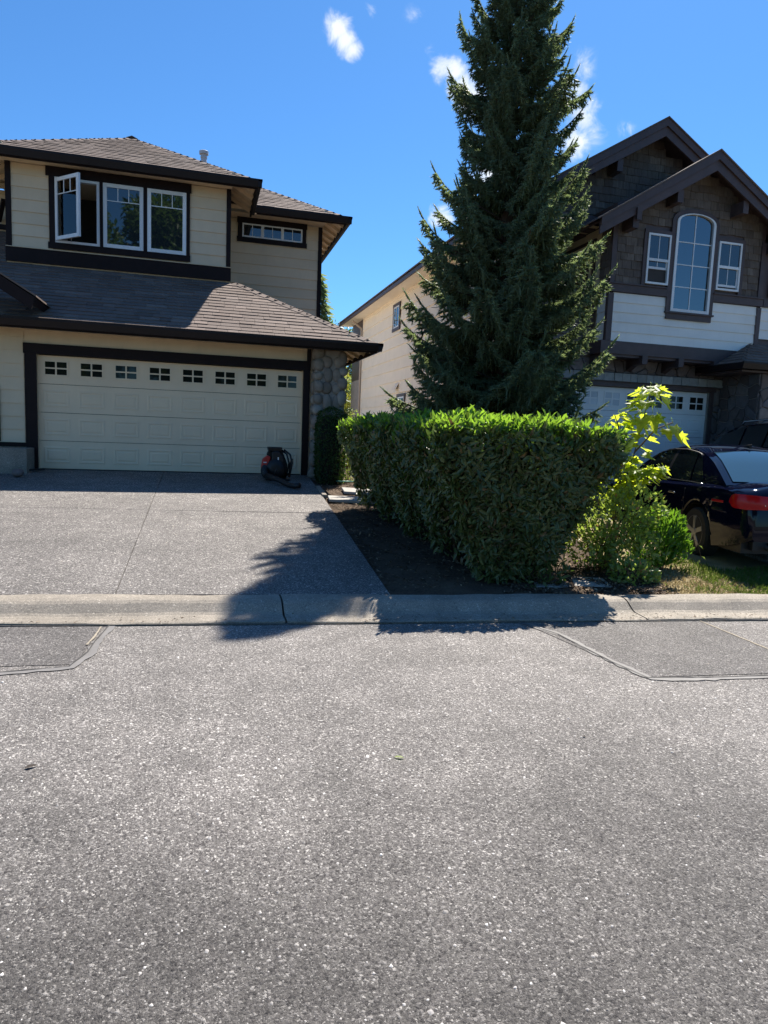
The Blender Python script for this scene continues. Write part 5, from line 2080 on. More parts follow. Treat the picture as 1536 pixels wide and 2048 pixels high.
def shrub(name, label, blobs, m, n, ll, lw, stem_from, cat='shrub', upbias=.5, shape='leaf'):
    t = wthing(name, stem_from, label, cat)
    P, Dn, U = [], [], []
    tot = sum(b[1][0] * b[1][2] for b in blobs)
    for (c, r) in blobs:
        k = int(n * r[0] * r[2] / tot)
        v = unit(k)
        rad = rng.uniform(.35, 1.0, (k, 1)) ** .45 * (1 + .16 * np.sin(v[:, :1] * 7 + v[:, 2:] * 6) * np.cos(v[:, 1:2] * 8))
        P.append(np.array(c) + v * rad * np.array(r))
        Dn.append(v * .8 + .8 * unit(k) + np.array([0, 0, upbias]))
        U.append(v * .5 + unit(k) * .6 + np.array([0, 0, .7]))
    P, Dn, U = np.concatenate(P), np.concatenate(Dn), np.concatenate(U)
    k = len(P)
    keep = P[:, 2] > .12
    P, Dn, U = P[keep], Dn[keep], U[keep]
    k = len(P)
    leaves('foliage', m, P, Dn, U, rng.uniform(*ll, k), rng.uniform(*lw, k), t, shape, kind='stuff')
    mb = MB()
    for (c, r) in blobs:
        for i in range(7):
            e = Vector(c) + Vector((rnd.uniform(-1, 1) * r[0], rnd.uniform(-1, 1) * r[1], rnd.uniform(-.2, 1) * r[2])) * .85
            b = Vector(stem_from) + Vector((rnd.uniform(-.1, .1), rnd.uniform(-.1, .1), -.05))
            mid = b.lerp(e, .5) + Vector((0, 0, .12))
            mb.tube([b, mid, e], [.009, .006, .003], 5, cap=False)
    mb.build('stem', M['twig'], t)
    return t


shrub('shrub', 'loose shrub with pale yellowish leaves under the maple sapling', [((4.50, 6.75, .68), (.50, .40, .34)), ((4.80, 6.70, .90), (.36, .30, .22)), ((4.20, 6.62, .48), (.34, .30, .26)), ((4.62, 6.62, .42), (.45, .34, .28))],
      M['shrubleaf'], 3000, (.045, .085), (.026, .044), (4.5, 6.8, .15))
shrub('shrub', 'bright green upright shrub in front of the rear wheel of the sedan', [((5.12, 6.74, .46), (.30, .24, .34)), ((5.34, 6.76, .56), (.17, .15, .26)), ((5.42, 6.70, .40), (.14, .12, .2))],
      M['greenleaf'], 1600, (.06, .105), (.022, .036), (5.1, 6.75, .14), upbias=1.6, shape='long')
shrub('shrub', 'low pale leafy plant at the kerb, rightmost in the bed under the loose shrub', [((4.42, 6.17, .22), (.22, .16, .15)), ((4.58, 6.20, .18), (.20, .14, .12))],
      M['shrubleaf'], 420, (.05, .09), (.028, .045), (4.45, 6.22, .1))
shrub('shrub', 'small dark green sprig at the foot of the hedge beside the kerb', [((3.52, 6.22, .20), (.20, .10, .12)), ((3.30, 6.16, .18), (.16, .08, .09))],
      M['laurel'], 170, (.07, .11), (.026, .038), (3.45, 6.22, .1), shape='long')
tw = wthing('bare_twig', (5.46, 6.62, .3), 'thin bare twig arching out of the green shrub towards the grass', 'twig')
mb = MB()
mb.tube([(5.20, 6.68, .42), (5.42, 6.60, .56), (5.56, 6.56, .50), (5.62, 6.55, .32), (5.60, 6.55, .16)], [.006, .005, .004, .003, .002], 5)
mb.build('stem', M['twig'], tw)
leaves('leaf', M['shrubleaf'], np.array([(5.57, 6.55, .46), (5.62, 6.55, .33), (5.61, 6.55, .29)]), np.array([(.6, -.3, -.5), (.4, -.2, -.3), (-.5, -.3, -.4)]), np.array([(0, -1., .5)] * 3), np.full(3, .07), np.full(3, .022), tw)

# ================================================================== grass by the right kerb
n = 15000
gx = rng.uniform(4.55, 7.6, n)
gy = kerb_y(gx, .54) + rng.beta(1.0, 1.6, n) * 1.9
keep = ~((gx > 5.9) & (gy > 6.55 + (gx - 5.9) * .1)) & ~((gx < 5.0) & (gy > 6.5))
gx, gy = gx[keep], gy[keep]
dens = np.sin(gx * 5.3 + gy * 2.1) * np.sin(gy * 6.1 - gx * 1.7) + rng.normal(0, .5, len(gx)) - 1.5 * (gx < 5.35) + .3 + .9 * (gx > 5.75)
for nm, sel, m, hh in (('grass', dens > -.1, 'grass', (.025, .065)), ('dry_grass', dens <= -.1, 'straw', (.02, .055))):
    x, y = gx[sel], gy[sel]
    k = len(x)
    z = np.array([yard_z(a_, b_) for a_, b_ in zip(x, y)]) - .012
    P = np.stack([x, y, z], 1)
    D_ = unit(k) * (.7 if nm == 'grass' else 1.2) + np.array([0, 0, .9 if nm == 'grass' else .45])
    v, f = leaf_arrays(P, D_, unit(k), rng.uniform(*hh, k) * 1.25, rng.uniform(.004, .008, k))
    put(bpy.data.objects.new(nm, fast_mesh(nm, v, f, 3, M[m])), kind='stuff')
# mulch chips and leaf litter in the beds
n = 9000
cx = np.concatenate([rng.uniform(1.75, 3.0, n // 2), rng.uniform(2.9, 4.7, n - n // 2)])
cyy = np.concatenate([rng.uniform(6.15, 12.9, n // 2), kerb_y(cx[n // 2:], .54) + rng.beta(1, 2, n - n // 2) * 1.6])
keep = cx > xr(cyy) + .02
cx, cyy = cx[keep], cyy[keep]
k = len(cx)
cz = np.array([yard_z(a_, b_) + .018 * math.sin(a_ * 5.1 + b_ * 2.3) * math.sin(b_ * 3.7 - a_) + .012 * math.sin(a_ * 13 + b_ * 9) for a_, b_ in zip(cx, cyy)]) + .006
t_ = NT('mulch_chip')
c_ = t_.ramp(t_.rand(), [(0, (.05, .033, .022)), (.5, (.12, .08, .05)), (.85, (.24, .17, .11)), (1, (.42, .33, .22))])
t_.pbr(c_, .85, None, .25)
v, f = leaf_arrays(np.stack([cx, cyy, cz], 1), unit(k) * [1, 1, .25], np.array([0, 0, 1.]) + .4 * unit(k), rng.uniform(.02, .06, k), rng.uniform(.010, .024, k))
put(bpy.data.objects.new('mulch', fast_mesh('mulch', v, f, 3, t_.m)), kind='stuff')

n = 1500
lx = rng.uniform(-4, 8, n)
lo_ = np.where(rng.random(n) < .6, rng.normal(-.01, .025, n), rng.normal(.10, .06, n))
lz = np.where(lo_ > -.02, .030, .010)
keep = rng.random(n) < .25 + .75 * np.exp(-((lx - 3.0) / 2.2) ** 2)
lx, lo_, lz = lx[keep], lo_[keep], lz[keep]
k = len(lx)
v, f = leaf_arrays(np.stack([lx, 5.56 + ANG * lx + lo_, lz], 1), unit(k) * [1, 1, .15], np.array([0, 0, 1.]) + .4 * unit(k), rng.uniform(.008, .035, k), rng.uniform(.004, .012, k))
put(bpy.data.objects.new('gutter_litter', fast_mesh('gutter_litter', v, f, 3, t_.m)), kind='stuff')

# flat stones by the hedge and the drive


def flat_stone(pts, zf, th, label, m=None, name='stepping_stone'):
    c = (sum(p[0] for p in pts) / len(pts), sum(p[1] for p in pts) / len(pts))
    t = wthing(name, (c[0], c[1], zf(*c)), label, 'paving stone')
    P = [(x, y, zf(x, y)) for x, y in pts]
    MB().prism(P, (0, 0, th)).build('slab', m or M['slabstone'], t, bevel=.012)
    return t


flat_stone([(3.72, 6.10), (4.12, 6.02), (4.20, 6.34), (3.86, 6.42)], lambda x, y: yard_z(x, y) + .0, .012, 'pale flat stone in the sun beside the kerb, left of the low pale plant')
flat_stone([(3.28, 6.10), (3.66, 6.06), (3.72, 6.36), (3.40, 6.42)], lambda x, y: yard_z(x, y) + .0, .012, 'shaded flat stone at the foot of the hedge by the kerb')
flat_stone([(2.03, 10.95), (2.85, 10.75), (2.95, 11.2), (2.07, 11.35)], lambda x, y: yard_z(x, y) + .01, .05, 'long sunlit stone between the driveway corner and the hedge')
flat_stone([(2.45, 11.8), (3.0, 11.6), (3.1, 12.1), (2.5, 12.3)], lambda x, y: yard_z(x, y) + .01, .05, 'sunlit stone in front of the coiled green hose')
flat_stone([(1.97, 11.30), (2.05, 11.28), (2.10, 12.3), (2.02, 12.3)], lambda x, y: yard_z(x, y) + .01, .07, 'narrow kerb stone along the upper corner of the left driveway', M['kerb'], 'edging_stone')
hs_ = wthing('garden_hose', (2.9, 12.8, .62), 'green garden hose lying coiled in the gap behind the hedge', 'hose')
pts = []
for i in range(90):
    a = i * .33
    r_ = .20 + .10 * math.sin(i * .17)
    pts.append((2.85 + r_ * math.cos(a) * 1.2, 12.75 + r_ * math.sin(a), .60 + .012 * (i % 19) / 3 + .02))
MB().tube(pts, .011, 6).build('coil', M['hose'], hs_, smooth=True)

# ================================================================== cedar fence and trees far behind
fe = wthing('fence', (4.8, 27, .6), 'reddish cedar fence behind the gap between the houses', 'fence')
for i in range(32):
    x = 2.9 + i * .115
    MB().box(x, x + .108, 19.0 + .004 * (i % 3), 19.02 + .004 * (i % 3), .6, 1.82 + .02 * (i % 2)).build('picket', M['orange'], fe)
for x in (2.95, 4.75, 6.5):
    MB().box(x - .05, x + .05, 19.03, 19.13, .5, 1.95).build('post', M['orange'], fe)
    MB().box(x - .07, x + .07, 19.01, 19.15, 1.951, 1.98).build('post_cap', M['orange'], fe)
MB().box(2.9, 6.58, 19.024 + .01, 19.07, 1.5, 1.58).build('rail', M['orange'], fe)


def leaf_tree(name, base, H, crown, m, n, ll, label, group=None, trunk=.2, seedv=0):
    t = wthing(name, base, label, 'tree', group)
    c0 = Vector(base)
    mb = MB()
    mb.tube([c0, c0 + Vector((.1, 0, H * .4)), c0 + Vector((-.1, .1, H * .75))], [trunk, trunk * .7, trunk * .25], 8)
    P, Dn, U = [], [], []
    blobs = []
    for i in range(crown[2]):
        a = rnd.uniform(0, 6.28)
        hz_ = rnd.uniform(.30, .95)
        ext = crown[0] * math.sin(math.pi * min(1, (hz_ - .12) / .88)) ** .7
        rr_ = ext * rnd.uniform(.35, .95)
        c = c0 + Vector((rr_ * math.cos(a), rr_ * math.sin(a), hz_ * H))
        blobs.append((c, crown[1] * rnd.uniform(.6, 1.15)))
        mb.tube([c0 + Vector((0, 0, H * hz_ * .6)), c0.lerp(c, .6) + Vector((0, 0, H * hz_ * .25)), c], [trunk * .3, trunk * .16, .02], 5, cap=False)
    mb.build('trunk', M['bark'], t)
    for c, r_ in blobs:
        k = n // len(blobs)
        v = unit(k)
        P.append(np.array(c) + v * (rng.random((k, 1)) ** .4) * r_ * np.array([1, 1, .75]))
        Dn.append(v + unit(k) + [0, 0, -.3])
        U.append(v + unit(k) * .7 + [0, 0, .6])
    P, Dn, U = map(np.concatenate, (P, Dn, U))
    k = len(P)
    leaves('crown', m, P, Dn, U, rng.uniform(*ll, k), rng.uniform(ll[0] * .45, ll[1] * .5, k), t)
    return t


leaf_tree('shrub_tree', (6.2, 33, .5), 4.6, (1.5, .9, 14), M['yellowleaf'], 2600, (.12, .24), 'yellow-green leafy tree seen in the gap behind the fence', trunk=.08)
leaf_tree('leafy_tree', (7.4, 38, .5), 7.2, (2.4, 1.3, 16), M['treeleaf'], 2600, (.18, .34), 'dark green tree showing between the two eaves', trunk=.15)


def far_conifer(base, H, R, label):
    t = wthing('conifer_tree', base, label, 'tree')
    MB().tube([base, (base[0], base[1], base[2] + H)], [.22, .02], 7).build('trunk', M['bark'], t)
    n = 2600
    h = rng.random(n) ** .8
    a = rng.uniform(0, 6.28, n)
    r_ = R * (1 - h) * rng.uniform(.35, 1.05, n) * (1 + .25 * np.sin(a * 5 + h * 40))
    P = np.array(base) + np.stack([r_ * np.cos(a), r_ * np.sin(a), .8 + h * (H - .6)], 1)
    D_ = np.stack([np.cos(a), np.sin(a), -.25 + .3 * rng.normal(size=n)], 1)
    leaves('crown', M['spruce'], P, D_, np.array([0, 0, 1.]) + .4 * unit(n), rng.uniform(.25, .6, n), rng.uniform(.08, .2, n), t)


far_conifer((5.0, 32, .4), 8.2, 1.9, 'dark conifer just showing behind the back corner of the left house')
far_conifer((10.2, 46, .4), 7.5, 2.0, 'small dark conifer far behind the gap above the lower roof corner')
# trees across the street, seen in the window glass
for i, (x, y, H) in enumerate(((-9.5, -22, 17), (-4.0, -25, 19), (1.0, -24, 16))):
    leaf_tree('street_tree', (x, y, 0), H, (4.6, 2.3, 34), M['treeleaf'], 13000, (.35, .70), ('broad green tree across the street, reflected in the left upper windows', 'tallest tree across the street, reflected in the middle window', 'green tree across the street, reflected in the right upper casement')[i], 'trees across the street', .3)
# ================================================================== cars


def arch_bottom(s, wheels, R, z0):
    z = z0
    for w in wheels:
        d = abs(s - w)
        if d < R:
            z = max(z, .335 + math.sqrt(R * R - d * d))
    return z


def loft(sections, name, m, parent, smooth=True, cap=True):
    """sections: equal-length point lists for the +half, mirrored to the other side"""
    mb = MB()
    k = len(sections[0])
    for sec in sections:
        full = [(s, w, z) for s, w, z in sec] + [(s, -w, z) for s, w, z in reversed(sec)]
        mb.v += full
    W = 2 * k
    for i in range(len(sections) - 1):
        for j in range(W - 1):
            mb.f.append((i * W + j, i * W + j + 1, (i + 1) * W + j + 1, (i + 1) * W + j))
    if cap:
        mb.f.append(tuple(range(W)))
        mb.f.append(tuple(range((len(sections) - 1) * W, len(sections) * W))[::-1])
    o = mb.build(name, m, parent)
    for p in o.data.polygons:
        p.use_smooth = smooth
    if smooth:
        o.data.set_sharp_from_angle(angle=math.radians(38)) if hasattr(o.data, 'set_sharp_from_angle') else None
    return o


def lerp(x, xs, ys):
    return float(np.interp(x, xs, ys))


def car_common(root, L, width, deck, hood, roof, wheels, R, gh, wheelm=True):
    """local axes: x from rear bumper (0) to nose (L), y left(+), z up"""
    half = width / 2
    ss = sorted(set([0, .04, .10, .2, .35] + [round(.35 + .09 * i, 3) for i in range(int((L - .7) / .09))] + [L - .35, L - .2, L - .1, L - .04, L] + [w + R * math.cos(a) for w in wheels for a in np.linspace(0, math.pi, 13)]))
    secs = []
    for s in ss:
        taper = lerp(s, [0, .05, .25, .8, L - 1.0, L - .3, L - .05, L], [.80, .86, .94, 1, 1, .93, .80, .70])
        w = half * taper
        zs = lerp(s, deck[0], deck[1])              # shoulder height
        zc = lerp(s, hood[0], hood[1])              # centre-line height
        z0 = lerp(s, [0, .3, .7, L - .8, L - .2, L], [.36, .26, .20, .20, .24, .34])
        zb = arch_bottom(s, wheels, R, z0)
        zm = max(.56, zb + .04)
        zl = max(.40, zb + .02)
        secs.append([(s, w * .95, zb), (s, w * .985, zl), (s, w, zm), (s, w * .995, zs - .12), (s, w * .965, zs - .035), (s, w * .90, zs), (s, w * .55, zc - .012), (s, 0.0001, zc)])
    body = loft(secs, 'body', M['car'], root)
    # greenhouse
    secs = []
    for s in gh['s']:
        zr = lerp(s, gh['rs'], gh['rz'])
        zb = lerp(s, deck[0], deck[1]) - .03
        k = max(0., min(1., (zr - zb) / (roof - zb)))
        wb = half * .895
        wr = half * (.895 - .235 * k)
        secs.append([(s, wb, zb - .02), (s, (wb + wr) / 2 + .012, (zb + zr) / 2), (s, wr + .012, zb + (zr - zb) * .93), (s, wr - .05, zr - .012 * k), (s, wr * .5, zr + .022 * k), (s, 0.0001, zr + .03 * k)])
    loft(secs, 'roof_shell', M['car'], root)
    return body, half


def wheel(root, s, y, sg, R=.325, m='alloy', spokes=5):
    W = .215
    t = MB().lathe((s, y, R), [(R * .66, -W / 2), (R * .93, -W / 2), (R, -W / 2 + .03), (R, W / 2 - .03), (R * .93, W / 2), (R * .66, W / 2)], 32, 'y').build('wheel', M['rubber'], root, smooth=False)
    yo = y + sg * W / 2
    MB().lathe((s, yo - sg * .02, R), [(R * .66, -.012), (R * .70, .010), (R * .665, .022), (R * .62, .012), (R * .60, -.02)], 32, 'y').build('rim_ring', M[m], t, smooth=True)
    MB().lathe((s, yo - sg * .06, R), [(R * .60, -.01), (R * .60, .01)], 24, 'y').build('brake_drum', M['black'], t)
    mb = MB()
    for i in range(spokes):
        a = 2 * math.pi * i / spokes + .3
        d = Vector((math.cos(a), 0, math.sin(a)))
        q = Vector((-math.sin(a), 0, math.cos(a)))
        c = Vector((s, yo - sg * .012, R))
        mb.hexa([c + d * .05 - q * .026, c + d * .05 + q * .026, c + d * R * .64 + q * .038, c + d * R * .64 - q * .038] +
                [p + Vector((0, sg * .018, 0)) for p in (c + d * .05 - q * .026, c + d * .05 + q * .026, c + d * R * .64 + q * .030, c + d * R * .64 - q * .030)])
    mb.lathe((s, yo - sg * .012, R), [(.06, -.008), (.06, .014), (.045, .022)], 16, 'y')
    mb.build('rim', M[m], t)
    return t


def place(root, loc, heading):
    root.location = loc
    root.rotation_euler = (0, 0, heading)


SEDAN_H = math.radians(90 - 13.0)
sed = thing('sedan_car', (0, 0, 0), 'dark navy sedan parked with its red tail lamp towards the street, behind the shrubs', 'car')
L = 4.75
DECK = ([0, .03, .12, .5, 1.0, 2.0, 3.2, 4.0, 4.5, 4.75], [.70, .84, .93, .965, .955, .925, .90, .84, .74, .62])
HOOD = ([0, .02, .10, .45, .9, 1.2, 2.5, 3.2, 3.9, 4.5, 4.75], [.78, .90, 1.005, 1.035, 1.03, 1.02, 1.0, .985, .93, .80, .64])
WH = (1.02, 3.78)
ghs = [.50, .62, .75, .90, 1.05, 1.22, 1.42, 1.65, 1.9, 2.2, 2.5, 2.75, 2.95, 3.15, 3.3, 3.42]
GH = dict(s=ghs, rs=[.48, .62, .8, 1.05, 1.3, 1.55, 1.9, 2.3, 2.6, 2.85, 3.1, 3.42], rz=[.97, 1.04, 1.13, 1.25, 1.345, 1.405, 1.445, 1.44, 1.40, 1.32, 1.19, .95])
body, half = car_common(sed, L, 1.84, DECK, HOOD, 1.445, WH, .375, GH)
roofz = lambda s: lerp(s, GH['rs'], GH['rz'])
deckz = lambda s: lerp(s, DECK[0], DECK[1])


def side_point(s, k, out=.008):
    """point on the left side of the greenhouse, k 0 belt .. 1 roof edge"""
    zb = deckz(s) - .03
    zr = roofz(s)
    kk = max(0., min(1., (zr - zb) / (1.445 - zb)))
    wb, wr = half * .895, half * (.895 - .235 * kk)
    pts = [(wb, zb - .02), ((wb + wr) / 2 + .012, (zb + zr) / 2), (wr + .012, zb + (zr - zb) * .93)]
    if k < .5:
        a, b, f = pts[0], pts[1], k / .5
    else:
        a, b, f = pts[1], pts[2], (k - .5) / .5
    return (s, a[0] + (b[0] - a[0]) * f + out, a[1] + (b[1] - a[1]) * f)


def side_glass(name, sb0, sb1, st0, st1, m, sg, kb=.14, kt=.93, n=7, out=.010, parent=sed):
    mb = MB()
    K = 4
    for i in range(n):
        for j in range(K + 1):
            f, g = i / (n - 1), j / K
            s = (sb0 + (sb1 - sb0) * f) * (1 - g) + (st0 + (st1 - st0) * f) * g
            s_, w, z = side_point(s, kb + (kt - kb) * g, out)
            mb.v.append((s_, w * sg, z))
    for i in range(n - 1):
        for j in range(K):
            a = i * (K + 1) + j
            mb.f.append((a, a + 1, a + K + 2, a + K + 1))
    o = mb.build(name, m, parent, smooth=True)
    return o


for sg in (1, -1):
    side_glass('side_window', 1.02, 1.40, 1.42, 1.52, M['carglass'], sg)
    side_glass('side_window', 1.44, 2.14, 1.56, 2.12, M['carglass'], sg)
    side_glass('side_window', 2.22, 3.18, 2.20, 2.70, M['carglass'], sg)
    side_glass('window_pillar', 2.14, 2.22, 2.12, 2.20, M['black'], sg, out=.011)
    mb = MB()
    ring_ = [side_point(s, .12, .013) for s in np.linspace(1.0, 3.2, 16)]
    mb.tube([(a, b * sg, c) for a, b, c in ring_], .009, 6)
    mb.build('belt_moulding', M['chrome'], sed, smooth=True)
    top = [side_point(s, .95, .012) for s in np.linspace(1.46, 2.75, 12)]
    mb = MB()
    mb.tube([(a, b * sg, c) for a, b, c in [side_point(1.40, .88, .012)] + top + [side_point(3.2, .15, .012)]], .010, 6)
    mb.build('drip_moulding', M['black'], sed, smooth=True)
    for s0 in (1.62, 2.66):
        MB().box(s0, s0 + .19, sg * half * .985 if sg > 0 else -half * .985 - .022, sg * half * .985 + .022 if sg > 0 else -half * .985, .775, .80).build('door_handle', M['chrome'], sed, bevel=.006)
    for s0 in (1.34, 2.20, 3.22):
        MB().box(s0 - .003, s0 + .003, sg * half * .90 if sg > 0 else -half * 1.002, half * 1.002 if sg > 0 else -half * .90, .36, .87).build('door_seam', M['black'], sed)
    MB().hexa([(.42, sg * half * .945, .765), (.64, sg * half * .975, .765), (.64, sg * half * .99, .765), (.42, sg * half * .965, .765),
               (.42, sg * half * .945, .795), (.64, sg * half * .975, .795), (.64, sg * half * .99, .795), (.42, sg * half * .965, .795)]).build('side_marker', M['red'], sed, bevel=.005)
    for w_ in WH:
        wheel(sed, w_, sg * (half - .125), sg)
        mb = MB()
        for i in range(15):
            a = math.pi * i / 14
            mb.v += [(w_ + .374 * math.cos(a), sg * (half - .02), .335 + .374 * math.sin(a)), (w_ + .374 * math.cos(a), sg * (half - .45), .335 + .374 * math.sin(a))]
        mb.f += [(2 * i, 2 * i + 1, 2 * i + 3, 2 * i + 2) for i in range(14)]
        mb.build('wheel_well', M['black'], sed)
    # tail lamp wrapping the corner
    mb = MB()
    P = [(.20, .930, .83), (.16, .925, .885), (.12, .905, .90), (.035, .82, .90), (.012, .60, .885), (.012, .42, .865)]
    Q = [(.19, .933, .795), (.145, .925, .75), (.12, .908, .735), (.025, .82, .725), (-.004, .60, .73), (-.004, .42, .74)]
    for p, q in zip(P, Q):
        mid = ((p[0] + q[0]) / 2 - .012, (p[1] + q[1]) / 2 * 1.012, (p[2] + q[2]) / 2)
        for v in (p, mid, q):
            mb.v.append((v[0] - .006, sg * v[1] * half / .92 * 1.004, v[2]))
    for i in range(len(P) - 1):
        for j in range(2):
            mb.f.append((3 * i + j, 3 * i + j + 1, 3 * i + 4 + j, 3 * i + 3 + j))
    mb.build('tail_lamp', M['red'], sed, smooth=True)
    MB().hexa([(3.0, sg * half * .90, .93), (3.16, sg * half * .90, .93), (3.16, sg * (half + .13), .95), (3.04, sg * (half + .14), .95), (3.0, sg * half * .90, .99), (3.16, sg * half * .90, .99), (3.16, sg * (half + .13), 1.05), (3.04, sg * (half + .14), 1.05)]).build('mirror', M['car'], sed, bevel=.02)
    MB().lathe((.02, sg * .52, .30), [(.045, -.12), (.05, .02), (.042, .02), (.038, -.1)], 14, 'x').build('exhaust_tip', M['chrome'], sed)
# screens
mb = MB()
for i, s in enumerate(np.linspace(.56, 1.36, 9)):
    zr = roofz(s)
    zb = deckz(s) - .03
    kk = max(0., min(1., (zr - zb) / (1.445 - zb)))
    wr = half * (.895 - .235 * kk) - .085
    for f in (-1, -.5, 0, .5, 1):
        mb.v.append((s - .006, wr * f, zr + (.03 - .018 * abs(f) - .02 * f * f) * kk + .010))
mb.f += [(i * 5 + j, i * 5 + j + 1, i * 5 + 6 + j, i * 5 + 5 + j) for i in range(8) for j in range(4)]
mb.build('rear_screen', M['rearglass'], sed, smooth=True)
mb = MB()
for i, s in enumerate(np.linspace(2.72, 3.36, 8)):
    zr = roofz(s)
    zb = deckz(s) - .03
    kk = max(0., min(1., (zr - zb) / (1.445 - zb)))
    wr = half * (.895 - .235 * kk) - .085
    for f in (-1, -.5, 0, .5, 1):
        mb.v.append((s + .006, wr * f, zr + (.03 - .018 * abs(f) - .02 * f * f) * kk + .010))
mb.f += [(i * 5 + j, i * 5 + j + 1, i * 5 + 6 + j, i * 5 + 5 + j) for i in range(7) for j in range(4)]
mb.build('windscreen', M['carglass'], sed, smooth=True)
MB().hexa([(1.46, -.02, 1.425), (1.62, -.02, 1.455), (1.62, .02, 1.455), (1.46, .02, 1.425), (1.45, -.008, 1.485), (1.54, -.012, 1.475), (1.54, .012, 1.475), (1.45, .008, 1.485)]).build('roof_aerial', M['black'], sed, bevel=.004)
MB().box(.0, .02, -.26, .26, .60, .72).build('plate', M['labelwhite'], sed)
MB().box(-.012, .012, -.62, .62, .775, .79).build('boot_trim', M['chrome'], sed)
MB().box(.12, 4.5, -.78, .78, .20, .34).build('underbody', M['black'], sed)
MB().box(.02, .10, -.70, .70, .25, .36).build('rear_valance', M['black'], sed)
hd = Vector((math.cos(SEDAN_H), math.sin(SEDAN_H), 0))
lf = Vector((-math.sin(SEDAN_H), math.cos(SEDAN_H), 0))
rw = Vector((6.22, 7.42, .165))
place(sed, rw - hd * WH[0] - lf * (half - .02), SEDAN_H)

# second vehicle: black wagon further up the drive, only its roof and shoulder showing
suv = thing('wagon_car', (0, 0, 0), 'black wagon with pale roof rails parked beyond the sedan at the right edge', 'car')
DECK2 = ([0, .05, .4, 1.5, 3.3, 4.1, 4.65], [.95, 1.10, 1.14, 1.12, 1.08, 1.0, .80])
HOOD2 = ([0, .05, .4, 1.5, 3.3, 4.1, 4.65], [1.0, 1.16, 1.18, 1.15, 1.14, 1.06, .84])
GH2 = dict(s=[.08, .2, .35, .55, .8, 1.2, 1.7, 2.2, 2.6, 2.9, 3.15, 3.4, 3.6], rs=[.05, .2, .4, .8, 1.4, 2.2, 2.6, 2.9, 3.2, 3.6], rz=[1.12, 1.42, 1.62, 1.70, 1.73, 1.71, 1.66, 1.55, 1.38, 1.10])
DECK, HOOD, GHs = DECK2, HOOD2, GH
b2, half2 = car_common(suv, 4.65, 1.86, DECK2, HOOD2, 1.73, (.9, 3.65), .40, GH2)
for sg in (1, -1):
    for w_ in (.9, 3.65):
        wheel(suv, w_, sg * (half2 - .125), sg, .34)
    mb = MB()
    mb.tube([(.55, sg * .55, 1.70), (.65, sg * .56, 1.765), (1.5, sg * .56, 1.79), (2.4, sg * .55, 1.765), (2.5, sg * .54, 1.70)], .022, 8)
    mb.build('roof_rail', M['chrome'], suv, smooth=True)
    roofz2 = lambda s: lerp(s, GH2['rs'], GH2['rz'])
    for (a, b) in ((.45, 1.15), (1.22, 2.05), (2.12, 3.0)):
        mb = MB()
        for s in (a, b):
            for g in (.2, .9):
                zb, zr = lerp(s, DECK2[0], DECK2[1]) - .03, roofz2(s)
                kk = max(0., min(1., (zr - zb) / (1.73 - zb)))
                wb, wr = half2 * .895, half2 * (.895 - .235 * kk)
                mb.v.append((s, sg * (wb + (wr - wb) * g + .03), zb + (zr - zb) * g))
        mb.f.append((0, 1, 3, 2))
        mb.build('side_window', M['black'], suv)
    MB().box(.02, .12, sg * .74 - .08, sg * .74 + .08, .95, 1.25).build('tail_lamp', M['red'], suv, bevel=.01)
MB().hexa([(.03, -.6, 1.20), (.03, .6, 1.20), (.28, .52, 1.56), (.28, -.52, 1.56), (.01, -.6, 1.20), (.01, .6, 1.20), (.26, .52, 1.57), (.26, -.52, 1.57)]).build('rear_screen', M['black'], suv)
place(suv, (11.6, 10.15, .42), math.radians(90 - 14))

# ================================================================== leaf blower by the garage door
BL = wthing('leaf_blower', (1.35, 13.1, .66), 'black and red backpack leaf blower standing on the drive before the garage door', 'leaf blower')
bz = drive_z(1.35, 13.1)
MB().prism([(1.20, 13.18, bz + .03), (1.58, 13.18, bz + .03), (1.60, 13.18, bz + .30), (1.50, 13.18, bz + .55), (1.44, 13.18, bz + .62), (1.26, 13.18, bz + .62), (1.20, 13.18, bz + .5)], (0, .07, 0)).build('back_frame', M['black'], BL, bevel=.015)
MB().box(1.16, 1.62, 12.92, 13.26, bz, bz + .035).build('base_plate', M['black'], BL, bevel=.01)
MB().lathe((1.36, 13.06, bz + .22), [(.06, -.12), (.17, -.11), (.20, -.03), (.20, .06), (.16, .10), (.05, .11)], 20, 'y').build('fan_housing', M['black'], BL, smooth=True)
MB().prism([(1.08, 13.0, bz + .22), (1.22, 13.0, bz + .20), (1.26, 13.0, bz + .44), (1.20, 13.0, bz + .47), (1.11, 13.0, bz + .40)], (0, .17, 0)).build('engine_cover', M['redplastic'], BL, bevel=.02)
MB().box(1.12, 1.18, 12.992, 12.999, bz + .325, bz + .345).build('label', M['labelwhite'], BL)
MB().hexa([(1.22, 13.02, bz + .54), (1.46, 13.02, bz + .54), (1.46, 13.22, bz + .54), (1.22, 13.22, bz + .54), (1.20, 13.0, bz + .63), (1.48, 13.0, bz + .63), (1.48, 13.24, bz + .63), (1.20, 13.24, bz + .63)]).build('fuel_tank', M['black'], BL, bevel=.02)
MB().prism([(1.27, 12.98, bz + .30), (1.50, 12.98, bz + .20), (1.50, 12.98, bz + .44), (1.40, 12.98, bz + .56), (1.28, 12.98, bz + .54)], (0, .2, 0)).build('intake_cover', M['black'], BL, bevel=.02)
MB().box(1.385, 1.407, 12.968, 12.979, bz + .32, bz + .44).build('label', M['labelwhite'], BL)
for dx in (0, .06):
    MB().tube([(1.46 + dx, 13.1, bz + .58), (1.56 + dx, 13.0, bz + .50), (1.60 + dx, 12.96, bz + .34), (1.58 + dx, 13.02, bz + .16), (1.54, 13.14, bz + .06)], .018, 6).build('strap', M['black'], BL, smooth=True)
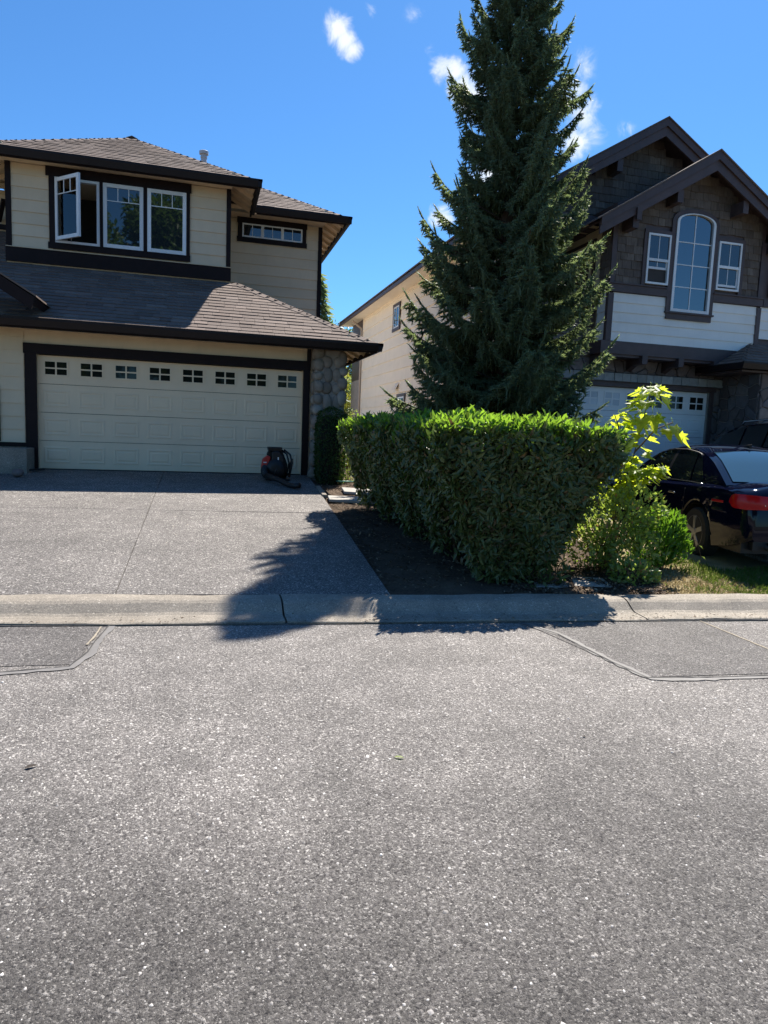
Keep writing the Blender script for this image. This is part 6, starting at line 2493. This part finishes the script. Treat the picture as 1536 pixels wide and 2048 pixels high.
MB().tube([(1.62, 13.05, bz + .06), (1.64, 13.03, bz + .26), (1.66, 13.02, bz + .42)], [.022, .026, .02], 8).build('handle', M['black'], BL, smooth=True)
hp = [(1.16, 13.02, bz + .24), (1.10, 12.90, bz + .17), (1.16, 12.78, bz + .10)]
mb = MB()
for i in range(13):
    f = i / 12
    a, b = (Vector(hp[0]).lerp(Vector(hp[1]), f), Vector(hp[1]).lerp(Vector(hp[2]), f))
    c = a.lerp(b, f)
    mb.v
hp2 = [tuple(Vector(hp[0]).lerp(Vector(hp[1]), f).lerp(Vector(hp[1]).lerp(Vector(hp[2]), f), f)) for f in np.linspace(0, 1, 25)]
MB().tube(hp2, [.058 + .008 * (i % 2) for i in range(25)], 12).build('flexible_hose', M['black'], BL)
MB().tube([hp2[-1], (1.34, 12.48, bz + .055), (1.52, 12.16, drive_z(1.5, 12.1) + .05), (1.60, 12.02, drive_z(1.6, 12) + .055), (1.66, 11.93, drive_z(1.6, 12) + .075)], [.055, .05, .045, .046, .052], 12).build('blower_tube', M['black'], BL, smooth=True)
MB().tube([(1.30, 12.60, bz + .10), (1.31, 12.56, bz + .20), (1.33, 12.55, bz + .24)], [.016, .018, .014], 8).build('throttle_grip', M['black'], BL, smooth=True)

# concrete step and the dark ball by it
ST1 = wthing('concrete_step', (-3.6, 13.3, .66), 'plain concrete step left of the garage door', 'step')
MB().prism([(-5.2, 12.98, .40), (-3.00, 13.25, .40), (-3.00, 13.25, 1.09), (-5.2, 12.98, 1.09)], (0, .60, 0)).build('block', M['kerb'], ST1, bevel=.012)
RK = wthing('rock', (-3.05, 12.82, .62), 'small round dark rock beside the concrete step', 'rock')
cobble(RK, (-3.05, 12.84, .685), (.10, .10, .08), 'boulder', M['flag'])
dm = wthing('door_stop', (-2.93, 13.6, .69), 'short dark strip lying at the foot of the left garage jamb', 'strip')
MB().beam((-3.02, 13.42, .70), (-2.80, 13.62, .71), .05, .03).build('bar', M['black'], dm)

# scraps on the road


def road_leaf(x, y, s, ang, label, m, name='fallen_leaf'):
    t = wthing(name, (x, y, .004), label, 'leaf')
    leaves('blade', m, np.array([(x, y, .006)]), np.array([(math.cos(ang), math.sin(ang), .10)]), np.array([(0.1, 0, 1.)]), s, s * .42, t, 'long')


t_ = NT('brown_dry_leaf')
t_.pbr((.035, .026, .02), .7, None, .3)
road_leaf(-.78, 3.27, .06, .4, 'dark curled leaf lying on the road at the left', t_.m)
road_leaf(2.02, 3.10, .028, 1.2, 'tiny dark leaf scrap on the road at the right', t_.m)
road_leaf(.98, 3.05, .05, 2.7, 'olive leaf flat on the road near the middle', M['shrubleaf'])
